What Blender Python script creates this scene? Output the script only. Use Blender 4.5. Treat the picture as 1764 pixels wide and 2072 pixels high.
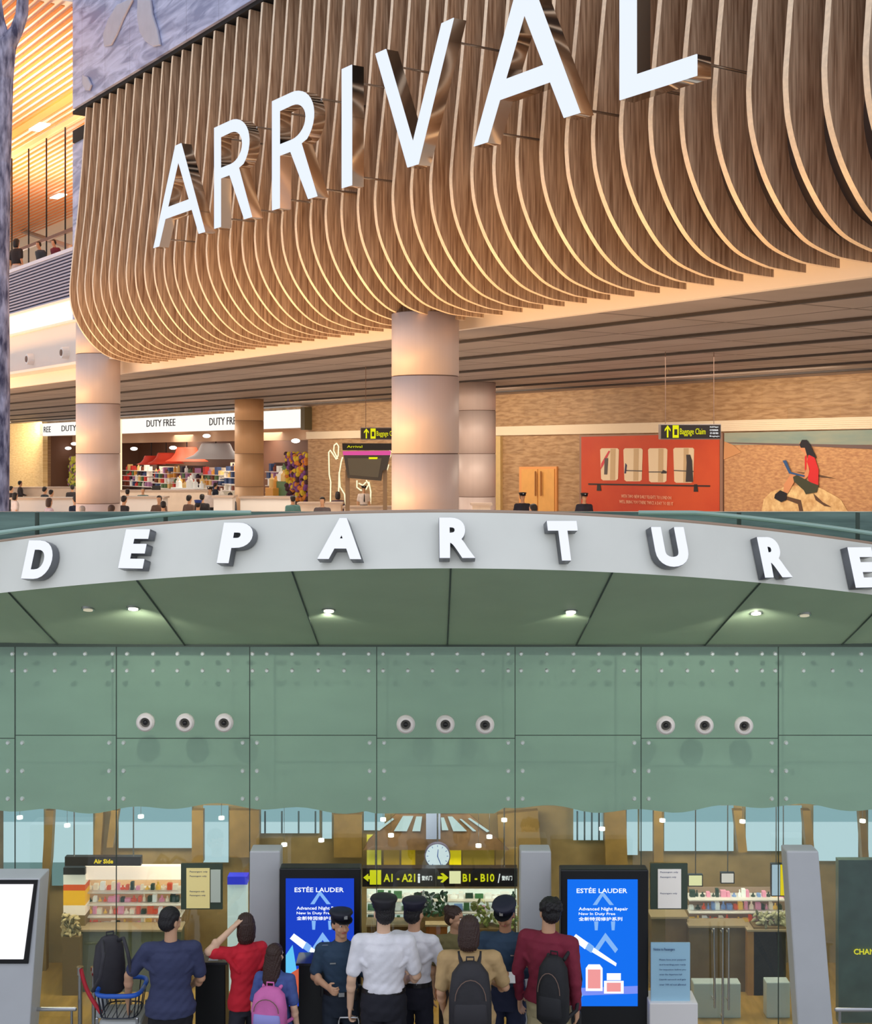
import bpy, bmesh, math, random
from mathutils import Vector, Matrix
random.seed(7)
PI = math.pi
for o in list(bpy.data.objects):
    bpy.data.objects.remove(o)
SC = bpy.context.scene
COL = SC.collection

# ------------------------------------------------------------------ camera, sky, lamps, exposure
CZ = 5.6            # eye height over the departures forecourt
F = 2800.0          # focal length in pixels of the 1764x2072 frame
HX, HY = 882.0, 918.0
cam_data = bpy.data.cameras.new('camera')
cam = bpy.data.objects.new('camera', cam_data)
COL.objects.link(cam)
cam.location = (0, 0, CZ)
cam.rotation_euler = (PI / 2, 0, 0)
cam_data.sensor_fit = 'AUTO'
cam_data.sensor_width = 36
cam_data.lens = 36 * F / 2072
cam_data.shift_y = -(1036 - HY) / 2072
cam_data.clip_end = 500
SC.camera = cam
SC.view_settings.view_transform = 'Standard'
SC.view_settings.look = 'None'
SC.view_settings.gamma = 1
SC.view_settings.use_curve_mapping = False
SC.view_settings.exposure = 0.15

world = bpy.data.worlds.new('overcast_sky')
SC.world = world
world.use_nodes = True
wn = world.node_tree.nodes
wl = world.node_tree.links
wn.clear()
wo = wn.new('ShaderNodeOutputWorld')
wb = wn.new('ShaderNodeBackground')
wr = wn.new('ShaderNodeValToRGB')
wg = wn.new('ShaderNodeTexCoord')
ws = wn.new('ShaderNodeSeparateXYZ')
wm = wn.new('ShaderNodeMapRange')
wm.inputs[1].default_value = -0.4
wm.inputs[2].default_value = 0.9
wl.new(wg.outputs['Generated'], ws.inputs[0])
wl.new(ws.outputs[2], wm.inputs[0])
wl.new(wm.outputs[0], wr.inputs[0])
wr.color_ramp.elements[0].color = (.62, .62, .60, 1)
wr.color_ramp.elements[1].color = (.86, .93, 1.12, 1)
wl.new(wr.outputs[0], wb.inputs[0])
wb.inputs[1].default_value = 1.0
wl.new(wb.outputs[0], wo.inputs[0])


def lamp(name, kind, loc, target, energy, color, size=1.0, size_y=None, spread=None):
    d = bpy.data.lights.new(name, kind)
    d.energy = energy
    d.color = color
    if kind == 'AREA':
        d.size = size
        if size_y:
            d.shape = 'RECTANGLE'
            d.size_y = size_y
        if spread:
            d.spread = spread
    elif kind in ('POINT', 'SPOT'):
        d.shadow_soft_size = size
    o = bpy.data.objects.new(name, d)
    COL.objects.link(o)
    o.location = loc
    v = Vector(target) - Vector(loc)
    o.rotation_euler = v.to_track_quat('-Z', 'Y').to_euler()
    return o


# ------------------------------------------------------------------ places: the arrivals building stands turned, t runs along it, d into it
US = Vector((-0.5578, 0.8300, 0))
VD = Vector((0.8300, 0.5578, 0))
O0 = Vector((4.93, 15.64, 0))


def T(t, d, z):
    """arrivals frame (metres along, metres in, height over eye level) to world"""
    p = O0 + US * t + VD * d
    return Vector((p.x, p.y, z + CZ))


def AP(px, py, d):
    """where the sight line through a spot meets the plane d of the arrivals building"""
    k = (px - HX) / F
    a = (O0.x * .83 + O0.y * .5578) + d
    y = a / (.83 * k + .5578)
    return Vector((k * y, y, CZ + (HY - py) / F * y))


def TD(px, py, d):
    p = AP(px, py, d)
    q = p - O0
    return q.x * US.x + q.y * US.y, d, p.z - CZ


def DP(px, py, D):
    return Vector(((px - HX) / F * D, D, CZ + (HY - py) / F * D))


WARM = (1.0, .72, .42)
for i, t in enumerate((2, 9, 16, 24, 33, 44, 58)):
    lamp('fin_uplight', 'AREA', T(t, -4.2, -1.5), T(t, -1.8, 3.4), 290 if t < 30 else 400, (1, .55, .20), 5.0, 1.0)
for t in (8, 18, 28, 40, 54, 70):
    lamp('hall_downlight', 'AREA', T(t, 7, 1.9), T(t, 7, -3), 330, (1, .86, .70), 6.0, 4.0)
for t in (14, 26, 36):
    lamp('wall_fill', 'AREA', T(t, 12.2, 1.8), T(t, 15.2, -.9), 110, (1, .82, .6), 6.0, .5)  # unseen lamps added to brighten the back wall
for t in (47, 57, 68):
    lamp('shop_lamp', 'AREA', T(t, 18.6, 1.0), T(t, 18.6, -2.5), 230, (1, .9, .76), 6.0, 2.0)
for t in (28, 40):
    lamp('atrium_lamp', 'AREA', T(t, -2.5, 6.5), T(t, -.5, 10.4), 300, (1, .95, .88), 8, 2, 1.9)
lamp('gallery_lamp', 'AREA', T(38, 5, 6.2), T(38, 5, 10.0), 520, (1, .94, .84), 7, 2)
lamp('wall_fill', 'AREA', T(78, 12.4, 1.8), T(80, 14.9, -.4), 360, (1, .86, .62), 8.0, .6)  # another unseen lamp, added to lift the pale wood at the left
for px in (270, 662, 1152, 1534):
    lamp('canopy_downlight', 'SPOT', DP(px, 1240, 11.9), DP(px, 1800, 12.9), 24, (1, .96, .88), .04).data.spot_size = 2.4
for px in (250, 880, 1500):
    lamp('departures_lamp', 'AREA', DP(px, 1600, 14.1), DP(px, 1900, 14.9), 38, (1, .88, .68), 2.2, .5)


# ------------------------------------------------------------------ materials
def lin(c):
    c = c / 255.0
    return c / 12.92 if c <= .04045 else ((c + .055) / 1.055) ** 2.4


def rgb(c):
    return (lin(c[0]), lin(c[1]), lin(c[2]), 1)


MATS = {}


def mat(name, c, rough=.6, metal=0, bump=0, bscale=40, var=0, vscale=6, stretch=(1, 1, 1), coat=0, emis=0, c2=None):
    if name in MATS:
        return MATS[name]
    m = bpy.data.materials.new(name)
    m.use_nodes = True
    n, l = m.node_tree.nodes, m.node_tree.links
    b = n['Principled BSDF']
    b.inputs['Base Color'].default_value = rgb(c)
    b.inputs['Roughness'].default_value = rough
    b.inputs['Metallic'].default_value = metal
    b.inputs['Coat Weight'].default_value = coat
    tc = n.new('ShaderNodeTexCoord')
    mp = n.new('ShaderNodeMapping')
    mp.inputs['Scale'].default_value = stretch
    l.new(tc.outputs['Object'], mp.inputs[0])
    if var or c2:
        t = n.new('ShaderNodeTexNoise')
        t.inputs['Scale'].default_value = vscale
        t.inputs['Detail'].default_value = 6
        l.new(mp.outputs[0], t.inputs[0])
        r = n.new('ShaderNodeValToRGB')
        a = rgb(c)
        if c2:
            d = rgb(c2)
            r.color_ramp.elements[0].color = d
            r.color_ramp.elements[1].color = a
        else:
            r.color_ramp.elements[0].color = (a[0] * (1 - var), a[1] * (1 - var), a[2] * (1 - var), 1)
            r.color_ramp.elements[1].color = (min(1, a[0] * (1 + var)), min(1, a[1] * (1 + var)), min(1, a[2] * (1 + var)), 1)
        r.color_ramp.elements[0].position = .33
        r.color_ramp.elements[1].position = .67
        l.new(t.outputs[0], r.inputs[0])
        l.new(r.outputs[0], b.inputs['Base Color'])
    if bump:
        t2 = n.new('ShaderNodeTexNoise')
        t2.inputs['Scale'].default_value = bscale
        t2.inputs['Detail'].default_value = 4
        l.new(mp.outputs[0], t2.inputs[0])
        bp = n.new('ShaderNodeBump')
        bp.inputs['Strength'].default_value = bump
        bp.inputs['Distance'].default_value = .02
        l.new(t2.outputs[0], bp.inputs['Height'])
        l.new(bp.outputs[0], b.inputs['Normal'])
    if emis:
        b.inputs['Emission Color'].default_value = rgb(c)
        b.inputs['Emission Strength'].default_value = emis
    MATS[name] = m
    return m


def glow(name, c, s=1.0):
    if name in MATS:
        return MATS[name]
    m = bpy.data.materials.new(name)
    m.use_nodes = True
    n, l = m.node_tree.nodes, m.node_tree.links
    n.clear()
    e = n.new('ShaderNodeEmission')
    e.inputs[0].default_value = rgb(c)
    e.inputs[1].default_value = s
    o = n.new('ShaderNodeOutputMaterial')
    l.new(e.outputs[0], o.inputs[0])
    MATS[name] = m
    return m


def glass_mat(name, tint, refl=.12, rough=.02, bump=0):
    m = bpy.data.materials.new(name)
    m.use_nodes = True
    n, l = m.node_tree.nodes, m.node_tree.links
    n.clear()
    tr = n.new('ShaderNodeBsdfTransparent')
    tr.inputs[0].default_value = tint
    gl = n.new('ShaderNodeBsdfGlossy')
    gl.inputs['Roughness'].default_value = rough
    fr = n.new('ShaderNodeMixShader')
    fr.inputs[0].default_value = refl
    l.new(tr.outputs[0], fr.inputs[1])
    l.new(gl.outputs[0], fr.inputs[2])
    if bump:
        t2 = n.new('ShaderNodeTexNoise')
        t2.inputs['Scale'].default_value = 2.5
        bp = n.new('ShaderNodeBump')
        bp.inputs['Strength'].default_value = bump
        l.new(t2.outputs[0], bp.inputs['Height'])
        l.new(bp.outputs[0], gl.inputs['Normal'])
    o = n.new('ShaderNodeOutputMaterial')
    l.new(fr.outputs[0], o.inputs[0])
    MATS[name] = m
    return m


def wood_uv(name, base, dark, bw, bh, mortar, msize=.006, grain=(3, 60, 3), rough=.55, off=.5):
    """boards or blocks of bw x bh metres laid by UV (metres), with grain along U"""
    m = bpy.data.materials.new(name)
    m.use_nodes = True
    n, l = m.node_tree.nodes, m.node_tree.links
    b = n['Principled BSDF']
    b.inputs['Roughness'].default_value = rough
    tc = n.new('ShaderNodeTexCoord')
    br = n.new('ShaderNodeTexBrick')
    br.offset = off
    br.inputs['Scale'].default_value = 1
    br.inputs['Brick Width'].default_value = bw
    br.inputs['Row Height'].default_value = bh
    br.inputs['Mortar Size'].default_value = msize
    br.inputs['Color1'].default_value = (1, 1, 1, 1)
    br.inputs['Color2'].default_value = (.86, .86, .86, 1)
    br.inputs['Mortar'].default_value = mortar
    l.new(tc.outputs['UV'], br.inputs['Vector'])
    mp = n.new('ShaderNodeMapping')
    mp.inputs['Scale'].default_value = grain
    l.new(tc.outputs['UV'], mp.inputs[0])
    ns = n.new('ShaderNodeTexNoise')
    ns.inputs['Scale'].default_value = 1
    ns.inputs['Detail'].default_value = 7
    ns.inputs['Distortion'].default_value = .5
    l.new(mp.outputs[0], ns.inputs[0])
    r = n.new('ShaderNodeValToRGB')
    r.color_ramp.elements[0].color = rgb(dark)
    r.color_ramp.elements[1].color = rgb(base)
    r.color_ramp.elements[0].position = .35
    r.color_ramp.elements[1].position = .62
    l.new(ns.outputs[0], r.inputs[0])
    mx = n.new('ShaderNodeMix')
    mx.data_type = 'RGBA'
    mx.blend_type = 'MULTIPLY'
    mx.inputs[0].default_value = 1
    l.new(r.outputs[0], mx.inputs[6])
    l.new(br.outputs['Color'], mx.inputs[7])
    l.new(mx.outputs[2], b.inputs['Base Color'])
    MATS[name] = m
    return m


# ------------------------------------------------------------------ mesh helpers
def NB():
    return bmesh.new()


def box(bm, c, s, rot=None):
    """axis box at centre c, full sizes s, optional 3x3 rotation"""
    M = Matrix.Translation(Vector(c))
    if rot is not None:
        M = M @ rot.to_4x4()
    M = M @ Matrix.Diagonal((s[0], s[1], s[2], 1))
    return bmesh.ops.create_cube(bm, size=1, matrix=M)['verts']


RA = Matrix((US, VD, Vector((0, 0, 1)))).transposed()   # columns: along, in, up


def abox(bm, t0, t1, d0, d1, z0, z1):
    c = T((t0 + t1) / 2, (d0 + d1) / 2, (z0 + z1) / 2)
    box(bm, c, (abs(t1 - t0), abs(d1 - d0), abs(z1 - z0)), RA)


def hexa(bm, pts):
    """box from 8 points: four of the front in order, four of the back in the same order"""
    v = [bm.verts.new(p) for p in pts]
    for f in ((0, 1, 2, 3), (7, 6, 5, 4), (0, 4, 5, 1), (1, 5, 6, 2), (2, 6, 7, 3), (3, 7, 4, 0)):
        bm.faces.new([v[i] for i in f])


def prism(bm, pts, off):
    """extrude the outline pts by the vector off"""
    off = Vector(off)
    a = [bm.verts.new(Vector(p)) for p in pts]
    b = [bm.verts.new(Vector(p) + off) for p in pts]
    n = len(pts)
    try:
        bm.faces.new(a)
        bm.faces.new(b[::-1])
        for i in range(n):
            j = (i + 1) % n
            bm.faces.new((a[j], a[i], b[i], b[j]))
    except ValueError:
        pass


def frame_of(axis):
    z = Vector(axis).normalized()
    x = z.orthogonal().normalized()
    return x, z.cross(x), z


def capsule(bm, a, b, ra, rb=None, n=12, capn=3):
    a, b = Vector(a), Vector(b)
    rb = ra if rb is None else rb
    x, y, z = frame_of(b - a if (b - a).length > 1e-6 else Vector((0, 0, 1)))
    rings = []
    for i in range(capn):
        ph = PI / 2 * (i + .35) / capn
        rings.append((a - z * ra * math.cos(ph), ra * math.sin(ph)))
    rings.append((a, ra))
    rings.append((b, rb))
    for i in range(capn - 1, -1, -1):
        ph = PI / 2 * (i + .35) / capn
        rings.append((b + z * rb * math.cos(ph), rb * math.sin(ph)))
    prev = None
    first = None
    for c, r in rings:
        vs = [bm.verts.new(c + x * math.cos(2 * PI * k / n) * r + y * math.sin(2 * PI * k / n) * r) for k in range(n)]
        if prev:
            for k in range(n):
                bm.faces.new((prev[k], prev[(k + 1) % n], vs[(k + 1) % n], vs[k]))
        else:
            first = vs
        prev = vs
    bm.faces.new(first[::-1])
    bm.faces.new(prev)


def chain(bm, pts, rs, n=12):
    for i in range(len(pts) - 1):
        capsule(bm, pts[i], pts[i + 1], rs[i], rs[i + 1], n)


def tube(bm, pts, r, n=10):
    """open polyline swept with a round section"""
    pts = [Vector(p) for p in pts]
    prev = None
    X = None
    for i, p in enumerate(pts):
        if i == 0:
            t = pts[1] - pts[0]
        elif i == len(pts) - 1:
            t = pts[-1] - pts[-2]
        else:
            t = (pts[i + 1] - pts[i - 1])
        t.normalize()
        if X is None:
            X = t.orthogonal().normalized()
        X = (X - t * X.dot(t)).normalized()
        Y = t.cross(X)
        vs = [bm.verts.new(p + (X * math.cos(2 * PI * k / n) + Y * math.sin(2 * PI * k / n)) * r) for k in range(n)]
        if prev:
            for k in range(n):
                bm.faces.new((prev[k], prev[(k + 1) % n], vs[(k + 1) % n], vs[k]))
        else:
            bm.faces.new(vs[::-1])
        prev = vs
    bm.faces.new(prev)


def cyl(bm, a, b, r, r2=None, n=24):
    a, b = Vector(a), Vector(b)
    r2 = r if r2 is None else r2
    x, y, z = frame_of(b - a)
    va = [bm.verts.new(a + (x * math.cos(2 * PI * k / n) + y * math.sin(2 * PI * k / n)) * r) for k in range(n)]
    vb = [bm.verts.new(b + (x * math.cos(2 * PI * k / n) + y * math.sin(2 * PI * k / n)) * r2) for k in range(n)]
    for k in range(n):
        bm.faces.new((va[k], va[(k + 1) % n], vb[(k + 1) % n], vb[k]))
    bm.faces.new(va[::-1])
    bm.faces.new(vb)


def lathe(bm, c, prof, n=24):
    """profile of (radius, z) spun around the vertical through c"""
    c = Vector(c)
    prev = None
    for r, z in prof:
        r = max(r, 1e-4)
        vs = [bm.verts.new(c + Vector((math.cos(2 * PI * k / n) * r, math.sin(2 * PI * k / n) * r, z))) for k in range(n)]
        if prev:
            for k in range(n):
                bm.faces.new((prev[k], prev[(k + 1) % n], vs[(k + 1) % n], vs[k]))
        else:
            bm.faces.new(vs[::-1])
        prev = vs
    bm.faces.new(prev)


def loft(bm, rings, n=20, power=1.0):
    """rings: (centre, rx, ry[, xaxis, yaxis]); closed at both ends"""
    prev = None
    for rg in rings:
        c, rx, ry = Vector(rg[0]), rg[1], rg[2]
        X = Vector(rg[3]) if len(rg) > 3 else Vector((1, 0, 0))
        Y = Vector(rg[4]) if len(rg) > 4 else Vector((0, 1, 0))
        vs = []
        for k in range(n):
            a = 2 * PI * k / n
            ca, sa = math.cos(a), math.sin(a)
            if power != 1.0:
                ca = math.copysign(abs(ca) ** power, ca)
                sa = math.copysign(abs(sa) ** power, sa)
            vs.append(bm.verts.new(c + X * ca * rx + Y * sa * ry))
        if prev:
            for k in range(n):
                bm.faces.new((prev[k], prev[(k + 1) % n], vs[(k + 1) % n], vs[k]))
        else:
            bm.faces.new(vs[::-1])
        prev = vs
    bm.faces.new(prev)


def ellip(bm, c, rx, ry, rz, M=None, seg=14):
    m = Matrix.Translation(Vector(c)) @ (M.to_4x4() if M else Matrix.Identity(4)) @ Matrix.Diagonal((rx, ry, rz, 1))
    bmesh.ops.create_uvsphere(bm, u_segments=seg, v_segments=max(6, seg * 2 // 3), radius=1, matrix=m)


OFFS = {}


def obj(name, bm, m=None, parent=None, smooth=False, uvf=None, bevel=0, kind=None, label=None):
    bmesh.ops.recalc_face_normals(bm, faces=bm.faces)
    if uvf:
        uv = bm.loops.layers.uv.new('uv')
        for f in bm.faces:
            for lp in f.loops:
                lp[uv].uv = uvf(lp.vert.co)
    me = bpy.data.meshes.new(name)
    if parent is None and len(bm.verts):
        xs = [v.co for v in bm.verts]
        base = Vector(((min(v.x for v in xs) + max(v.x for v in xs)) / 2, (min(v.y for v in xs) + max(v.y for v in xs)) / 2, min(v.z for v in xs)))
    elif parent is not None:
        base = OFFS.get(parent.name, Vector((0, 0, 0)))
    else:
        base = Vector((0, 0, 0))
    for v in bm.verts:
        v.co -= base
    bm.to_mesh(me)
    bm.free()
    if smooth:
        for p in me.polygons:
            p.use_smooth = True
    o = bpy.data.objects.new(name, me)
    COL.objects.link(o)
    if parent is None:
        o.location = base
    else:
        o.parent = parent
    OFFS[o.name] = base.copy()
    if m:
        me.materials.append(m if not isinstance(m, str) else MATS[m])
    if bevel:
        bv = o.modifiers.new('bevel', 'BEVEL')
        bv.width = bevel
        bv.segments = 2
        bv.limit_method = 'ANGLE'
    if kind:
        o['kind'] = kind
    if label:
        o['label'] = label
    return o


def thing(name, label, cat, loc, group=None, rz=0, local=False):
    o = bpy.data.objects.new(name, None)
    COL.objects.link(o)
    o.empty_display_size = .2
    o.location = loc
    o.rotation_euler = (0, 0, rz)
    OFFS[o.name] = Vector((0, 0, 0)) if local else Vector(loc)
    o['label'] = label
    o['category'] = cat
    if group:
        o['group'] = group
    return o


def tag(o, label, cat, group=None, kind=None):
    o['label'] = label
    o['category'] = cat
    if group:
        o['group'] = group
    if kind:
        o['kind'] = kind
    return o


def struct(name, bm, m, **k):
    return obj(name, bm, m, kind='structure', **k)


def copy_tree(o, parent=None):
    c = o.copy()
    COL.objects.link(c)
    if parent:
        c.parent = parent
    for ch in o.children:
        copy_tree(ch, c)
    return c


def glyphs(text, bold=0.0, res=4, spacing=1.0):
    cu = bpy.data.curves.new('lettering', 'FONT')
    cu.body = text
    cu.size = 1
    cu.extrude = .5
    cu.resolution_u = res
    cu.offset = bold
    cu.space_character = spacing
    ob = bpy.data.objects.new('lettering', cu)
    COL.objects.link(ob)
    bpy.context.view_layer.update()
    dg = bpy.context.evaluated_depsgraph_get()
    me = bpy.data.meshes.new_from_object(ob.evaluated_get(dg))
    bpy.data.objects.remove(ob)
    bpy.data.curves.remove(cu)
    bm = bmesh.new()
    bm.from_mesh(me)
    bpy.data.meshes.remove(me)
    return bm


def text_bm(text, P0, R, U, w, h, d0, d1, bold=0.0, res=3, N=None, fit=True):
    """lettering whose bounding box starts at P0 and fills w along R and h along U, from d0 to d1 along the normal"""
    bm = glyphs(text, bold, res)
    xs = [v.co.x for v in bm.verts]
    ys = [v.co.y for v in bm.verts]
    x0, x1, y0, y1 = min(xs), max(xs), min(ys), max(ys)
    R, U = Vector(R).normalized(), Vector(U).normalized()
    if N is None:
        N = R.cross(U).normalized()
    else:
        N = Vector(N).normalized()
    sy = h / (y1 - y0)
    sx = w / (x1 - x0) if w else sy
    P0 = Vector(P0)
    for v in bm.verts:
        c = v.co.copy()
        v.co = P0 + R * (c.x - x0) * sx + U * (c.y - y0) * sy + N * (d0 + (c.z + .5) * (d1 - d0))
    return bm

# ------------------------------------------------------------------ shared materials
mat('cream_plaster', (226, 216, 208), .7)
mat('stone_cream', (232, 214, 196), .6, var=.05, vscale=3)
mat('dark_gap', (26, 24, 26), .9)
mat('column_metal', (206, 188, 182), .5, .1, var=.02, vscale=4, stretch=(4, 4, .05))
mat('joint_dark', (120, 96, 84), .8)
mat('steel', (190, 190, 190), .25, 1)
mat('chrome', (210, 200, 190), .12, 1)
mat('black_metal', (28, 26, 28), .45, .3)
mat('black_plastic', (20, 20, 22), .35)
mat('sign_black', (32, 26, 28), .4)
glow('sign_yellow', (226, 222, 30), 1.0)
glow('sign_white', (250, 250, 250), 1.0)
glow('letter_light', (228, 236, 252), 1.0)
glow('letter_light_2', (236, 240, 250), 1.0)
glow('cove_light', (255, 244, 222), 1.25)
glow('lamp_white', (255, 252, 244), 2.5)
mat('white_paint', (232, 228, 224), .5)
mat('stone_grey', (196, 190, 186), .6)
wood_uv('wall_wood', (188, 154, 116), (154, 118, 82), 1.75, .62, (.93, .9, .8, 1), .012, (2.2, 13, 1))
wood_uv('wall_wood_pale', (240, 208, 150), (222, 184, 122), 2.4, 1.1, (.96, .9, .8, 1), .012, (2.2, 13, 1))
wood_uv('ceiling_panel', (150, 138, 134), (140, 128, 122), 2.4, 1.3, (.24, .2, .18, 1), .035, (.6, .6, 1), off=0)


def fin_wood():
    m = bpy.data.materials.new('fin_wood')
    m.use_nodes = True
    n, l = m.node_tree.nodes, m.node_tree.links
    b = n['Principled BSDF']
    b.inputs['Roughness'].default_value = .42
    tc = n.new('ShaderNodeTexCoord')
    oi = n.new('ShaderNodeObjectInfo')
    ad = n.new('ShaderNodeVectorMath')
    mp = n.new('ShaderNodeMapping')
    mp.inputs['Scale'].default_value = (34, 34, 1.6)
    cb = n.new('ShaderNodeCombineXYZ')
    ml = n.new('ShaderNodeMath')
    ml.operation = 'MULTIPLY'
    ml.inputs[1].default_value = 40
    l.new(oi.outputs['Random'], ml.inputs[0])
    l.new(ml.outputs[0], cb.inputs[0])
    l.new(ml.outputs[0], cb.inputs[2])
    l.new(tc.outputs['Object'], ad.inputs[0])
    l.new(cb.outputs[0], ad.inputs[1])
    l.new(ad.outputs[0], mp.inputs[0])
    ns = n.new('ShaderNodeTexNoise')
    ns.inputs['Scale'].default_value = 1
    ns.inputs['Detail'].default_value = 5
    l.new(mp.outputs[0], ns.inputs[0])
    r = n.new('ShaderNodeValToRGB')
    r.color_ramp.elements[0].color = rgb((140, 106, 80))
    r.color_ramp.elements[1].color = rgb((216, 186, 156))
    r.color_ramp.elements[0].position = .3
    r.color_ramp.elements[1].position = .68
    l.new(ns.outputs[0], r.inputs[0])
    l.new(r.outputs[0], b.inputs['Base Color'])
    MATS['fin_wood'] = m


fin_wood()
mat('fin_edge', (236, 212, 182), .4, var=.08, vscale=20)


def marble():
    m = bpy.data.materials.new('marble_blue')
    m.use_nodes = True
    n, l = m.node_tree.nodes, m.node_tree.links
    b = n['Principled BSDF']
    b.inputs['Roughness'].default_value = .35
    tc = n.new('ShaderNodeTexCoord')
    mp = n.new('ShaderNodeMapping')
    mp.inputs['Rotation'].default_value = (0, 0, .35)
    mp.inputs['Scale'].default_value = (.5, 2.4, 1)
    l.new(tc.outputs['UV'], mp.inputs[0])
    w = n.new('ShaderNodeTexNoise')
    w.inputs['Scale'].default_value = 1.6
    w.inputs['Detail'].default_value = 10
    w.inputs['Distortion'].default_value = 1.4
    l.new(mp.outputs[0], w.inputs[0])
    r = n.new('ShaderNodeValToRGB')
    r.color_ramp.elements[0].color = rgb((122, 128, 166))
    r.color_ramp.elements[1].color = rgb((190, 194, 226))
    r.color_ramp.elements[0].position = .36
    r.color_ramp.elements[1].position = .62
    l.new(w.outputs[0], r.inputs[0])
    br = n.new('ShaderNodeTexBrick')
    br.offset = 0
    br.inputs['Scale'].default_value = 1
    br.inputs['Brick Width'].default_value = 1.45
    br.inputs['Row Height'].default_value = 9
    br.inputs['Mortar Size'].default_value = .01
    br.inputs['Color1'].default_value = (1, 1, 1, 1)
    br.inputs['Color2'].default_value = (.97, .97, .97, 1)
    br.inputs['Mortar'].default_value = (.62, .62, .66, 1)
    l.new(tc.outputs['UV'], br.inputs[0])
    mx = n.new('ShaderNodeMix')
    mx.data_type = 'RGBA'
    mx.blend_type = 'MULTIPLY'
    mx.inputs[0].default_value = 1
    l.new(r.outputs[0], mx.inputs[6])
    l.new(br.outputs['Color'], mx.inputs[7])
    l.new(mx.outputs[2], b.inputs['Base Color'])
    MATS['marble_blue'] = m


marble()


def uv_td(co):
    q = co - O0
    return (q.x * US.x + q.y * US.y, q.x * VD.x + q.y * VD.y)


def uv_tz(co):
    q = co - O0
    return (q.x * US.x + q.y * US.y, co.z)


# ------------------------------------------------------------------ ARRIVALS BUILDING: the setting
FLZ = -2.95
b = NB()
abox(b, 1.5, 100, -8, 24, FLZ - .2, FLZ)
bmesh.ops.bisect_plane(b, geom=b.verts[:] + b.edges[:] + b.faces[:], plane_co=(0, 16.6, 0), plane_no=(0, -1, 0), clear_outer=True)
struct('floor', b, mat('floor_stone', (214, 204, 194), .25, var=.05, vscale=.8))
b = NB()
abox(b, -6, 97, 0, 15.2, 2.0, 2.25)
struct('ceiling', b, MATS['ceiling_panel'], uvf=uv_td)
b = NB()      # dark service slots that run the length of the ceiling
for d in (1.2, 3.7, 6.4, 9.0, 11.6, 13.6):
    w = .05 if d in (1.2, 9.0) else .09
    abox(b, -6, 97, d - w, d + w, 1.955, 2.0)
struct('trim_1', b, mat('slot_dark', (62, 56, 56), .8))
b = NB()      # white soffit the fins run under, and its lip
abox(b, -6, 36, -.72, 0, 2.29, 2.36)
struct('trim_2', b, MATS['cream_plaster'])
b = NB()
abox(b, -6, 97, -.12, 0, 1.99, 2.29)
struct('trim_3', b, mat('lip_white', (244, 230, 214), .5))
# back wall with the opening of the shop
t_r, t_l = TD(623, 900, 15.2)[0], TD(90, 900, 15.2)[0]
b = NB()
abox(b, 4, t_r, 15.2, 15.6, FLZ, 2.0)
abox(b, t_l, 97, 15.2, 15.6, FLZ, 2.0)
abox(b, t_r, t_l, 15.2, 15.6, 1.87, 2.0)
w = struct('wall_back', b, MATS['wall_wood'], uvf=uv_tz)
b = NB()
abox(b, 4, t_r, 15.12, 15.2, .615, .915)
for i in range(6):
    abox(b, 4, t_r, 15.10, 15.12, .63 + i * .05, .655 + i * .05)
struct('trim_4', b, mat('band_white', (236, 222, 200), .6))
b = NB()
p = TD(1007, 900, 15.2)[0]
abox(b, p - .28, p + .28, 15.1, 15.2, FLZ, .6)
struct('trim_5', b, mat('strip_pale', (206, 178, 124), .6, var=.05))
b = NB()
tl0, tl1 = TD(90, 900, 15.0)[0], TD(18, 900, 15.0)[0]
abox(b, tl0, tl1 + 6, 14.9, 15.2, FLZ, 1.98)
struct('wall_left', b, MATS['wall_wood_pale'], uvf=uv_tz)

# front above the hall to the left: cream fascia, light cove, louvred balustrade
b = NB()
abox(b, 20, 36, 0, .3, 2.29, 3.62)
struct('wall_front', b, MATS['cream_plaster'])
b = NB()
abox(b, 20, 36, .05, .3, 3.62, 4.22)
struct('trim_6', b, MATS['cove_light'])
b = NB()
abox(b, 20, 36, -.06, 0.02, 3.58, 3.64)
abox(b, 20, 36, -.06, 0.02, 4.2, 4.26)
struct('trim_7', b, MATS['lip_white'])
bal = thing('balustrade', 'grey louvred gallery balustrade with a pale handrail above the light cove', 'balustrade', T(28, .1, 4.22))
b = NB()
abox(b, 20, 36, .08, .14, 4.22, 5.55)
obj('panel', b, mat('louvre_back', (88, 88, 112), .7), bal)
b = NB()
for i in range(14):
    abox(b, 20, 36, -.02, .1, 4.27 + i * .092, 4.312 + i * .092)
obj('louvre', b, mat('louvre', (156, 158, 184), .5), bal)
b = NB()
abox(b, 20, 36, -.05, .2, 5.52, 5.62)
obj('handrail', b, mat('rail_pale', (200, 204, 226), .4), bal)

# slatted ceiling of the atrium
ZC = 10.45
b = NB()
abox(b, 21.4, 70, -6, 1.85, ZC + .12, ZC + .3)
abox(b, 18, 70, 1.85, 12, ZC + .12, ZC + .3)
struct('ceiling', b, mat('ceiling_cream', (255, 246, 232), .7))
sl = thing('slatted_ceiling', 'ceiling of orange timber slats high over the gallery', 'ceiling', T(30, 0, ZC))
mat('slat_orange', (232, 140, 52), .5)
for i in range(22):
    b = NB()
    d = 1.66 - i * .245
    abox(b, 21.45, 66, d - .042, d + .042, ZC, ZC + .03)
    obj('slat', b, MATS['slat_orange'], sl)
for i in range(24):
    b = NB()
    d = 2.05 + i * .245
    abox(b, 18.5, 66, d - .042, d + .042, ZC - .08, ZC - .05)
    obj('slat', b, MATS['slat_orange'], sl)
b = NB()
abox(b, 21.45, 66, .78, 1.1, ZC - .01, ZC + .09)
obj('lamp_channel', b, mat('channel', (244, 160, 60), .5), sl)
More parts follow.
